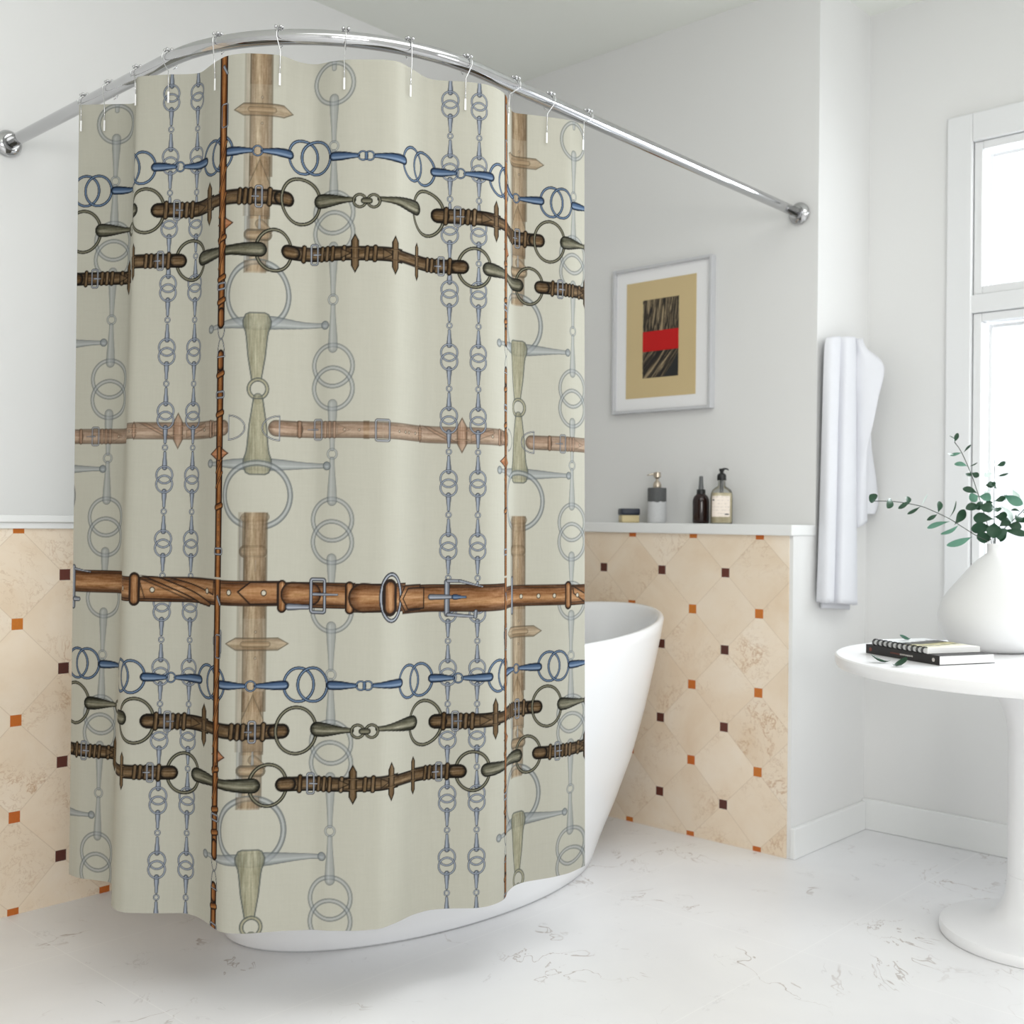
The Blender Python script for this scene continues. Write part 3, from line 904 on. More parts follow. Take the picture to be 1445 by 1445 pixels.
# -- the big belt, one run across the curtain
def big_belt():
    zc = .842
    def S(u0, u1, h=.053, z=zc, pal='belt'):
        rod_((u0, z), (u1, z), h, h, pal, 1, .84, 'u', True)
    S(-.53, -.287, .050, .853); S(-.287, .010, .052, .849); S(.005, .145, .050, .850)
    S(.140, .300, .052, .846); S(.290, .420, .058, .842); S(.410, .530, .058, .836); S(.525, .690, .058, .836)
    S(.690, .925, .048, .831); S(.92, 1.0, .048, .829)
    for a, b, z0, h in ((-.53, -.287, .853, .019), (-.287, .145, .849, .020), (.145, .290, .846, .020), (.300, .41, .842, .023), (.425, .690, .836, .023), (.690, 1.0, .830, .018)):
        for sg in (-1, 1):
            rod_((a, z0 + sg * h), (b, z0 + sg * h), .0020, .0020, 'belt', .75, .1)
    # twisted length
    poly([(-.200, .878), (-.160, .876), (-.020, .826), (-.026, .818), (-.060, .822)], 'belt', 1, .003, 'u')
    poly([(-.150, .876), (-.010, .876), (-.012, .842)], 'belt', .9, .003, 'u')
    poly([(-.205, .875), (-.190, .828), (-.080, .826)], 'belt', .6, .003, 'u')
    loop(-.212, .849, .026, .070, 'belt')
    for v, z in ((-.252, .849), (-.173, .848), (-.036, .850), (.039, .851)):
        hole(v, z, .0066)
    poly([(.056, .853), (.082, .874), (.138, .874), (.138, .828), (.082, .827)], 'belt', 1, .003, 'u')
    hole(.109, .851, .0066)
    loop(.146, .844, .020, .066, 'belt')
    rod_((.168, .848), (.206, .848), .050, .046, 'belt', 1, .78, 'u', hi=-.05)
    rod_((.160, .823), (.200, .822), .014, .010, 'silver', 1)
    buckle(.222, .845, .030, .066, .0075, 'silver', 1)
    rod_((.212, .848), (.264, .848), .007, .004, 'silver', 1)
    loop(.289, .842, .019, .066, 'belt')
    rod_((.316, .842), (.352, .842), .060, .056, 'belt', 1, .8, 'u', hi=-.05)
    ring(.378, .842, .026, .047, .0085, 'silver', 1)
    loop(.374, .842, .036, .076, 'belt')
    poly([(.398, .838), (.418, .866), (.470, .866), (.470, .812), (.418, .810)], 'belt', 1, .003, 'u')
    poly([(.410, .838), (.428, .860), (.480, .860), (.480, .814), (.428, .814)], 'belt', 1, .003, 'u')
    # wide buckle with a hooked frame
    rod_((.532, .802), (.532, .870), .012, .012, 'silver', 1)
    rod_((.534, .872), (.560, .872), .008, .007, 'silver', 1); rod_((.560, .872), (.610, .860), .007, .003, 'silver', 1)
    rod_((.534, .801), (.590, .797), .008, .007, 'silver', 1); rod_((.594, .796), (.595, .808), .008, .008, 'silver', 1)
    rod_((.496, .838), (.572, .838), .013, .006, 'silver', 1)
    rod_((.548, .838), (.572, .838), .012, .004, 'blue', 1)
    # right hand run past the fold
    rod_((.752, .795), (.752, .870), .012, .012, 'silver', 1)
    for v in (.788, .838, .883):
        hole(v, .829, .0062)
    loop(.927, .829, .022, .066, 'belt')
    poly([(.940, .853), (.985, .830), (1.0, .806), (.985, .806), (.944, .832)], 'belt', 1, .003, 'u')
    hole(.957, .828, .0058)
    rod_((-.520, .795), (-.520, .884), .012, .012, 'silver', 1)
    rod_((-.515, .880), (-.470, .874), .006, .003, 'silver', 1); rod_((-.516, .812), (-.502, .812), .012, .010, 'silver', 1)

# -- narrow upright bridle strap
def braid(du):
    u = lambda v: v + du
    w = .0235
    def V(z0, z1, ww=w):
        rod_((u(.004), z1), (u(.004), z0), ww, ww, 'braid', 1, .62, 'v', True, hi=0)
    for dz in (0, -VP):
        V(1.385 + dz, 1.94 + dz); V(.88 + dz, 1.326 + dz)
        rod_((u(.004), 1.305 + dz), (u(.004), 1.325 + dz), w, w, 'braid', 1, .6)
        rod_((u(.004), 1.390 + dz), (u(.004), 1.41 + dz), w, w, 'braid', 1, .6)
        # wire loops where the strap is joined
        ring(u(.005), 1.382 + dz, .0115, .024, .0028, 'silver', 1, 180, 360)
        ring(u(.005), 1.322 + dz, .0115, .036, .0028, 'silver', 1, 0, 180)
        rod_((u(-.008), 1.322 + dz), (u(.018), 1.322 + dz), .003, .003, 'silver', 1)
        for z in (1.558, 1.432, 1.285, 1.206, 1.020, 1.478):
            rod_((u(-.004), z + dz), (u(.012), z + .004 + dz), .014, .014, 'braid', 1, .6)
        for z in (1.464, 1.246, .932, .752):
            buckle(u(.004), z + dz, .026, .016 if z < .9 else .012, .0045, 'silver', 1)
        buckle(u(.006), .752 + dz, .026, .046, .0036, 'silver', 1)
        buckle(u(.008), 1.806 + dz, .018, .046, .0032, 'silver', 1)
        rod_((u(.004), 1.905 + dz), (u(.014), 1.89 + dz), .008, .006, 'silver', 1)
        for z0 in np.arange(1.50, 1.75, .052):       # plaited length
            rod_((u(-.006), z0 + dz), (u(.014), z0 + .045 + dz), .007, .007, 'braid', .9, .5)
        for z0 in np.arange(1.06, 1.10, .03):
            rod_((u(-.006), z0 + dz), (u(.014), z0 + .03 + dz), .007, .007, 'braid', .9, .5)
        for z0 in (1.00, .985, .965, .945, 1.145, 1.155, .79, .66, .645, .53, 1.59):
            rod_((u(.004), z0 + dz), (u(.004), z0 + .006 + dz), .0038, .0038, 'belt', 1, .95)
        keeper_h(u(.002), 1.128 + dz, .062, .030, 'rust', 1)
        V(1.116 + dz, 1.141 + dz, .019)
        keeper_h(u(.012), 1.588 + dz, .048, .024, 'rust', 1)
        V(1.574 + dz, 1.602 + dz, .019)

for k in KU:
    for m in KZ:
        strap_unit(k * PER, m * VP)
for k in KU:
    for m in KZ:
        chain_unit(k * PER, m * VP)
for k in KU:
    thin_belt(k * PER)
for k in KU:
    fine_chain(.5345 + k * PER); fine_chain(.5985 + k * PER)
for k in KU:
    for m in KZ:
        blue_row(k * PER, 1.731 + m * VP)
        brown_row_a(k * PER, 1.640 + m * VP)
        brown_row_b(k * PER, 1.534 + m * VP)
big_belt()
for k in KU:
    braid(k * PER)
IMG += NV[..., None] * 0.5 + NU[..., None] * 0.4      # weave

def make_curtain():
    t = ((ZT - Z) / (ZT - ZB))
    X = tx[None, :] * (1 - t) + hx[None, :] * t
    Y = ty[None, :] * (1 - t) + hy[None, :] * t
    co = np.stack([X, Y, np.broadcast_to(Z, X.shape)], -1).astype(np.float32).reshape(-1, 3)
    idx = np.arange(CW * CH, dtype=np.int32).reshape(CH, CW)
    q = np.stack([idx[:-1, :-1], idx[:-1, 1:], idx[1:, 1:], idx[1:, :-1]], -1).reshape(-1, 4)
    me = bpy.data.meshes.new('shower_curtain')
    me.vertices.add(len(co)); me.vertices.foreach_set('co', co.ravel())
    me.loops.add(q.size); me.loops.foreach_set('vertex_index', q.ravel())
    me.polygons.add(len(q)); me.polygons.foreach_set('loop_start', np.arange(0, q.size, 4, dtype=np.int32))
    me.update(calc_edges=True)
    me.polygons.foreach_set('use_smooth', np.ones(len(q), bool))
    c = np.clip(IMG / 255.0, 0, 1)
    lin = np.where(c <= .04045, c / 12.92, ((c + .055) / 1.055) ** 2.4) * PRINT_GAIN
    rgba = np.concatenate([lin, np.ones((CH, CW, 1))], -1).astype(np.float32)
    at = me.color_attributes.new('print', 'FLOAT_COLOR', 'POINT')
    at.data.foreach_set('color', rgba.ravel())
    nt = NT('printed_curtain_cloth')
    a = nt.node('ShaderNodeAttribute', attribute_name='print')
    nt.base(a.outputs['Color'])
    nt.bsdf.inputs['Roughness'].default_value = .85
    nt.bsdf.inputs['Specular IOR Level'].default_value = .12
    me.materials.append(nt.mat)
    o = bpy.data.objects.new('shower_curtain', me)
    return link(o)
PRINT_GAIN = .80
cur = make_curtain()
tag(cur, 'cream shower curtain printed with horse bits, chains and leather straps hanging on the curved rod', 'shower curtain')

# ------------------------------------------------------------------ hooks on the rod
HOOKS = [(.2835, -1.790, -.515), (.4031, -1.790, -.462), (.5308, -1.790, -.232), (.6617, -1.790, -.157), (.8089, -1.7646, -.02), (.9298, -1.7004, .128),
         (1.0234, -1.6067, .275), (1.0857, -1.4921, .416), (1.1143, -1.354, .566), (1.1128, -1.2013, .690), (1.1107, -1.0806, .852), (1.1083, -.9401, .970)]
HL = ['nearest the left wall, at the curtain edge', 'second from the left wall', 'third from the left wall, at the first fold edge', 'fourth from the left wall, above the left pair of fine chains',
      'above the narrow brown strap on the left', 'right of the wide faded strap', 'above the large pale ring chain', 'right of the large pale ring chain',
      'above the right pair of fine chains', 'at the right fold edge of the curtain', 'second from the right end of the curtain', 'last on the right, at the right edge of the curtain']
for (hx_, hy_, hu), hl in zip(HOOKS, HL):
    j = int(round((hu - UL) / (UR - UL) * (CW - 1)))
    cx_, cy_ = tx[j], ty[j]
    # nearest point of the rod's centre line and its direction there
    best = None
    for a, b in zip(rod_path[:-1], rod_path[1:]):
        e = Vector((b[0] - a[0], b[1] - a[1])); wv = Vector((hx_ - a[0], hy_ - a[1]))
        k = max(0.0, min(1.0, wv.dot(e) / e.dot(e)))
        c_ = Vector(a) + e * k
        dd = (Vector((hx_, hy_)) - c_).length
        if best is None or dd < best[0]:
            best = (dd, c_, e.normalized())
    hx_, hy_ = best[1]
    tg = Vector((best[2].x, best[2].y, 0))
    nn = Vector((tg.y, -tg.x, 0))                       # outward, to the room
    ja, jb = max(0, j - 4), min(CW - 1, j + 4)
    cn = Vector((ty[jb] - ty[ja], -(tx[jb] - tx[ja]), 0)).normalized()   # outward from the cloth
    C0 = Vector((hx_, hy_, ZR))
    h = tag(empty('curtain_hook', (hx_, hy_, ZR)), 'chrome curtain hook, ' + hl, 'curtain hook', 'curtain hooks along the shower rod')
    w = MB()
    pts = []
    R_ = RR + .0042
    tail = Vector((cx_, cy_, ZT - .042)) - C0
    out = Vector((tail.x, tail.y, 0)); 
    off = nn * .004
    pts.append(tail + cn * .005)
    pts.append(Vector((tail.x, tail.y, tail.z + .022)) + cn * .006)
    pts.append(Vector((tail.x, tail.y, tail.z + .046)) + cn * .008)
    for k in range(0, 13):
        t = math.radians(-18 + 17.5 * k * 1.25)
        pts.append(nn * (R_ * math.cos(t)) + Vector((0, 0, R_ * math.sin(t))))
    w.sweep(pts, .0011, 8)
    h_w = w.obj('wire', M['hook_metal'], h, smooth=True)
    bd = MB()
    for sx in (-1, 1):
        for ang in (62, 92, 122):
            t = math.radians(ang)
            bd.ball(tg * (.0052 * sx) + nn * ((R_ + .0012) * math.cos(t)) + Vector((0, 0, (R_ + .0012) * math.sin(t))), .0036, 6)
    bd.obj('roller_balls', M['chrome'], h, smooth=True)
    tb = MB().box((-.0020, -.0009, -.024), (.0020, .0009, 0), .0006, mat=Matrix.Translation(Vector((tail.x, tail.y, tail.z + .004)) + cn * .0055) @ Matrix.Rotation(math.atan2(cn.x, -cn.y), 4, 'Z'))
    tb.obj('end_tab', M['white_tab'], h)

# ------------------------------------------------------------------ framed picture on the back wall
fx0, fx1, fz0, fz1 = .372, .784, 1.380, 1.889
pic = tag(empty('framed_picture', (fx0, YA, fz0)), 'abstract print with a red band in a slim grey frame on the back wall', 'framed picture')
fw, fd = fx1 - fx0, fz1 - fz0
mb = MB(); rect_frame(mb, 0, fw, 0, fd, .011, -.026, 0, .002)
mb.obj('frame', M['picture_frame'], pic)
mb = MB(); 
mb.box((.010, -.012, .010), (fw - .010, -.003, fd - .010))
mat_o = mb.obj('mat_board', M['mat_board'], pic)
px0, pz0 = .055, .052
pr = MB().box((px0, -.0135, pz0), (px0 + .290, -.0120, pz0 + .404)).obj('print_sheet', M['band_cream'], pic)
def ragged(x0, x1, z0, z1, amp, seed):
    rr = random.Random(seed); n = 40
    pts = [(x0 + rr.uniform(-amp, amp), z0 + (z1 - z0) * k / n) for k in range(n + 1)]
    pts2 = [(x1 + rr.uniform(-amp, amp) * .5, z0 + (z1 - z0) * k / n) for k in range(n + 1)]
    m_ = MB()
    m_.grid([[(a[0], -.0141, a[1]), (b[0], -.0141, b[1])] for a, b in zip(pts, pts2)])
    return m_
ox = .499 - fx0
ragged(ox, ox + .149, 1.628 - fz0, 1.770 - fz0, .0016, 3).obj('grain_block', M['streak_up'], pr)
ragged(ox, ox + .149, 1.499 - fz0, 1.625 - fz0, .0016, 5).obj('grain_block', M['streak_slant'], pr)
MB().box((ox, -.0150, 1.591 - fz0), (ox + .149, -.0142, 1.660 - fz0)).obj('red_band', M['red_print'], pr)
tri = MB(); tri.add([(ox + .085, -.0146, 1.4995 - fz0), (ox + .1485, -.0146, 1.4995 - fz0), (ox + .1485, -.0146, 1.580 - fz0), (ox + .120, -.0146, 1.535 - fz0)], [(0, 1, 2, 3)])
tri.obj('black_corner', M['black_plastic'], pr)

# ------------------------------------------------------------------ toiletries on the ledge (top at z = .998)
LZ = .9985
def face_cam(x, y):
    return math.atan2(-3.02 - y, 2.81 - x)
# low tub of soap with a dark lid
o = tag(empty('soap_jar', (.489, .070, LZ), PI / 4 + PI / 2), 'low cream jar with a dark navy lid, leftmost on the white ledge', 'jar', 'toiletries on the ledge')
MB().box((-.044, -.030, 0), (.044, .030, .026), .004).obj('jar_body', M['soap_cream'], o, angle=30)
MB().box((-.0465, -.032, .026), (.0465, .032, .0485), .004).obj('lid', M['navy_lid'], o, angle=30)
# two tone dispenser
o = tag(empty('soap_dispenser', (.606, .070, LZ)), 'dark and light grey round soap dispenser with a metal pump on the ledge', 'soap dispenser', 'toiletries on the ledge')
MB().lathe([(.0295, 0), (.031, .002), (.0315, .006), (.0315, .114), (.0305, .118), (.010, .1185)], 48).obj('dispenser_body', M['concrete'], o, angle=40)
pm = MB().lathe([(.0135, .118), (.0140, .121), (.0140, .128), (.0120, .136), (.0060, .142), (.0048, .147), (.0080, .152), (.0120, .154), (.0120, .169), (.0100, .171)], 32)
pm.obj('pump_head', M['steel'], o, angle=40)
sp = MB().sweep([(-.006 * .733, -.006 * .68, .164), (-.016 * .733, -.016 * .68, .1640), (-.026 * .733, -.026 * .68, .1625), (-.034 * .733, -.034 * .68, .160)], [.0034, .003, .0024, .0018], 10)
sp.obj('spout', M['steel'], o, smooth=True)
# brown spray bottle
o = tag(empty('spray_bottle', (.7795, .072, LZ)), 'dark brown glass bottle with a black collar and grey nozzle on the ledge', 'bottle', 'toiletries on the ledge')
MB().lathe([(.024, 0), (.0262, .002), (.0270, .006), (.0270, .070), (.0262, .078), (.0235, .086), (.0190, .092), (.0145, .0955), (.0125, .098), (.0125, .102)], 48).obj('bottle_body', M['amber'], o, angle=50)
MB().lathe([(.0138, .0935), (.0142, .095), (.0142, .1095), (.0132, .111), (.008, .1115)], 32).obj('collar', M['black_plastic'], o, angle=40)
MB().lathe([(.0092, .1113), (.0086, .116), (.0072, .134), (.0062, .152), (.0055, .1545), (.002, .155)], 28).obj('nozzle_cap', M['grey_nozzle'], o, angle=50)
# clear pump bottle with a label
a = math.atan2(.68, .733)
o = tag(empty('pump_bottle', (.8575, .072, LZ), a), 'clear pump bottle of pale gold soap with cream label, rightmost on the ledge', 'pump bottle', 'toiletries on the ledge')
def rsq(w, d, z, r, n=48, e=3.2):
    out = []
    for k in range(n):
        t = 2 * PI * k / n
        c, s = math.cos(t), math.sin(t)
        out.append((w * abs(c) ** (2 / e) * (1 if c >= 0 else -1), d * abs(s) ** (2 / e) * (1 if s >= 0 else -1), z))
    return out
def loft(rings, cap0=True, cap1=True):
    m_ = MB(); n = len(rings[0])
    vs = [p for r in rings for p in r]; fs = []
    for i in range(len(rings) - 1):
        for k in range(n):
            k2 = (k + 1) % n
            fs.append((i * n + k, i * n + k2, (i + 1) * n + k2, (i + 1) * n + k))
    if cap0: fs.append(tuple(range(n - 1, -1, -1)))
    if cap1: fs.append(tuple((len(rings) - 1) * n + k for k in range(n)))
    return m_.add(vs, fs)
W, D = .0345, .026
loft([rsq(W * .95, D * .95, 0, 0), rsq(W, D, .003, 0), rsq(W, D, .088, 0), rsq(W * .97, D * .97, .098, 0), rsq(W * .86, D * .88, .108, 0), rsq(W * .6, D * .7, .116, 0, e=2.5), rsq(.012, .012, .121, 0, e=2), rsq(.0115, .0115, .139, 0, e=2)], True, False).obj('bottle_glass', M['clear_bottle'], o, smooth=True)
loft([rsq(W * .90, D * .88, .003, 0), rsq(W * .955, D * .94, .006, 0), rsq(W * .955, D * .94, .090, 0), rsq(W * .93, D * .91, .099, 0)]).obj('liquid_soap', M['liquid'], o, angle=50)
lab = MB()
rows = []
for zz_ in np.linspace(.022, .089, 6):
    r = rsq(W * 1.012, D * 1.015, zz_, 0, 96)
    seg = [p for p in r if p[1] < -.012 and -.0335 < p[0] < .0235]
    rows.append(sorted(seg, key=lambda p: p[0]))
lab.grid(rows)
lo_ = lab.obj('label', M['label'], o, smooth=True)
lo_['label'] = 'cream paper label with fine grey print'
mk = MB().box((.006, -.02685, .0285), (.019, -.0266, .0318)); mk.obj('printed_mark', M['black_plastic'], lo_)
mk = MB().box((-.0335, -.0262, .074), (-.028, -.0250, .078)); mk.obj('printed_mark', M['black_plastic'], lo_)
MB().lathe([(.0052, .087), (.0062, .088), (.0062, .141), (.004, .142)], 20).obj('dip_tube', M['grey_nozzle'], o, angle=40)
MB().lathe([(.0138, .1395), (.0145, .141), (.0145, .155), (.0120, .160), (.0070, .163), (.0055, .166), (.0080, .170), (.0085, .1765), (.007, .1775)], 32).obj('pump_collar', M['black_plastic'], o, angle=40)
MB().sweep([(0, 0, .1745), (.006, 0, .1768), (.013, 0, .1770), (.0185, 0, .1755), (.0215, 0, .1725)], [.0036, .0032, .0027, .0022, .0018], 10).obj('spout', M['black_plastic'], o, smooth=True)

# ------------------------------------------------------------------ towel on its hook
FRONT = [[(1.178, 0.165, 1.573), (1.188, 0.182, 1.578), (1.190, 0.212, 1.583), (1.174, 0.240, 1.586), (1.190, 0.256, 1.588), (1.196, 0.284, 1.590), (1.186, 0.318, 1.595), (1.176, 0.345, 1.598)],
 [(1.172, 0.148, 1.545), (1.190, 0.162, 1.547), (1.194, 0.204, 1.552), (1.174, 0.238, 1.555), (1.196, 0.248, 1.556), (1.202, 0.284, 1.560), (1.188, 0.324, 1.566), (1.172, 0.350, 1.570)],
 [(1.170, 0.144, 1.309), (1.192, 0.147, 1.309), (1.198, 0.185, 1.311), (1.174, 0.228, 1.314), (1.200, 0.232, 1.314), (1.208, 0.272, 1.317), (1.192, 0.322, 1.321), (1.172, 0.352, 1.323)],
 [(1.168, 0.138, 1.037), (1.196, 0.131, 1.037), (1.204, 0.166, 1.037), (1.180, 0.208, 1.038), (1.208, 0.212, 1.038), (1.214, 0.262, 1.039), (1.196, 0.322, 1.040), (1.172, 0.354, 1.040)],
 [(1.166, 0.128, 0.762), (1.200, 0.117, 0.762), (1.208, 0.148, 0.761), (1.186, 0.190, 0.757), (1.214, 0.194, 0.757), (1.218, 0.256, 0.751), (1.200, 0.324, 0.746), (1.174, 0.356, 0.742)]]
FLAP = [[(1.178, 0.345, 1.594), (1.188, 0.350, 1.595), (1.189, 0.368, 1.597), (1.180, 0.384, 1.598)], [(1.186, 0.332, 1.566), (1.202, 0.328, 1.566), (1.206, 0.352, 1.569), (1.192, 0.372, 1.572)],
 [(1.190, 0.326, 1.505), (1.216, 0.337, 1.505), (1.238, 0.362, 1.506), (1.252, 0.389, 1.508)], [(1.190, 0.330, 1.400), (1.214, 0.332, 1.400), (1.234, 0.347, 1.400), (1.245, 0.365, 1.400)],
 [(1.190, 0.330, 1.309), (1.210, 0.330, 1.309), (1.226, 0.340, 1.308), (1.236, 0.346, 1.307)], [(1.190, 0.333, 1.228), (1.207, 0.333, 1.228), (1.216, 0.336, 1.227), (1.221, 0.341, 1.227)],
 [(1.188, 0.338, 1.10), (1.202, 0.340, 1.10), (1.208, 0.350, 1.10), (1.210, 0.362, 1.10)], [(1.188, 0.342, 0.990), (1.198, 0.343, 0.994), (1.204, 0.352, 1.000), (1.202, 0.386, 1.010)]]
BACK = [[(1.170, 0.352, 1.57), (1.182, 0.362, 1.57), (1.174, 0.374, 1.57)], [(1.172, 0.360, 1.42), (1.200, 0.374, 1.42), (1.192, 0.386, 1.42)], [(1.172, 0.366, 1.305), (1.206, 0.386, 1.305), (1.200, 0.400, 1.305)], [(1.172, 0.372, 1.224), (1.202, 0.400, 1.224), (1.198, 0.428, 1.224)],
 [(1.170, 0.376, 1.15), (1.198, 0.420, 1.15), (1.198, 0.456, 1.15)], [(1.170, 0.380, 1.075), (1.196, 0.438, 1.074), (1.198, 0.474, 1.074)], [(1.170, 0.384, 1.034), (1.194, 0.422, 1.035), (1.194, 0.456, 1.037)]]
UNDER = [[(1.160, 0.200, 1.54), (1.166, 0.24, 1.55), (1.160, 0.345, 1.56)], [(1.160, 0.185, 1.1), (1.168, 0.24, 1.1), (1.160, 0.352, 1.1)], [(1.160, 0.165, 0.741), (1.172, 0.24, 0.737), (1.162, 0.350, 0.727)]]
def dense(rows, nu, nv):
    A = np.array(rows, float)
    def cr(P, n):
        m = len(P); out = []
        for i in range((m - 1) * n + 1):
            k = min(i // n, m - 2); t = i / n - k
            p0, p1, p2, p3 = P[max(k - 1, 0)], P[k], P[k + 1], P[min(k + 2, m - 1)]
            out.append(.5 * (2 * p1 + (p2 - p0) * t + (2 * p0 - 5 * p1 + 4 * p2 - p3) * t * t + (3 * p1 - p0 - 3 * p2 + p3) * t ** 3))
        return np.array(out)
    A = np.array([cr(r, nu) for r in A])
    A = np.swapaxes(np.array([cr(A[:, j], nv) for j in range(A.shape[1])]), 0, 1)
    return A.tolist()
tw = MB()
for panel, nu, nv in ((FRONT, 8, 10), (FLAP, 6, 6), (BACK, 6, 6), (UNDER, 6, 10)):
    tw.grid(dense(panel, nu, nv))
towel = tw.obj('hanging_towel', M['towel'], smooth=True)
sm = towel.modifiers.new('thickness', 'SOLIDIFY'); sm.thickness = .006; sm.offset = 0
tag(towel, 'white bath towel hanging in long folds on the wall beside the window', 'towel')
hem = dense([[(p[0] + .0035, p[1], p[2] + .022) for p in FRONT[-1]], [(p[0] + .0038, p[1], p[2] + .019) for p in FRONT[-1]]], 8, 1)
hk = tag(empty('towel_hook', (XR, .30, 1.585)), 'small white wall hook holding the bath towel', 'hook')
MB().lathe([(.014, 0), (.014, .004), (.006, .006), (.005, .022), (.009, .026), (.009, .031), (.004, .033)], 24, mat=Matrix.Rotation(PI / 2, 4, 'Y')).obj('hook_peg', M['trim'], hk, angle=40)

# ------------------------------------------------------------------ round pedestal table
TC = Vector((1.899, -.160, 0)); TZ = .675
tab = tag(empty('round_table', TC), 'white round pedestal side table with a trumpet foot beside the window', 'table')
MB().lathe([(.10, TZ - .033), (.455, TZ - .033), (.466, TZ - .030), (.4705, TZ - .020), (.4715, TZ - .010), (.4705, TZ - .003), (.467, TZ), (.20, TZ)], 128).obj('table_top', M['table'], tab, angle=35)
MB().lathe([(.070, TZ - .110 - .09), (.0635, TZ - .19), (.0625, TZ - .18), (.066, TZ - .15), (.075, TZ - .12), (.088, TZ - .09), (.104, TZ - .06), (.122, TZ - .033)][1:], 64, cap0=True, cap1=True).obj('upper_flare', M['table'], tab, angle=35)
MB().lathe([(.0612, .155), (.0620, .156), (.0620, TZ - .190), (.0612, TZ - .189)], 64).obj('column', M['table'], tab, angle=35)
MB().lathe([(.205, 0), (.214, .001), (.217, .006), (.217, .022), (.214, .027), (.206, .0295), (.150, .034), (.115, .042), (.092, .056), (.078, .076), (.069, .100), (.0645, .125), (.0622, .155), (.05, .155)], 128).obj('trumpet_foot', M['table'], tab, angle=35)

# vase
VC = Vector((1.746, -.016, TZ + .0005))
vs_ = MB().lathe([(.070, 0), (.082, .001), (.090, .005), (.110, .018), (.126, .036), (.136, .058), (.1395, .080), (.137, .104), (.129, .126), (.115, .150), (.097, .173), (.077, .197), (.058, .221), (.040, .239), (.026, .249), (.0195, .255), (.0178, .261), (.0180, .270), (.0195, .277), (.0200, .279), (.0190, .280), (.0168, .277), (.0150, .268), (.0150, .255), (.05, .225), (.10, .15), (.12, .08), (.08, .012)], 96, cap1=True)
vase = vs_.obj('vase', M['vase'], smooth=True); vase.location = VC
tag(vase, 'bulbous matt white vase with a narrow neck on the round table', 'vase')

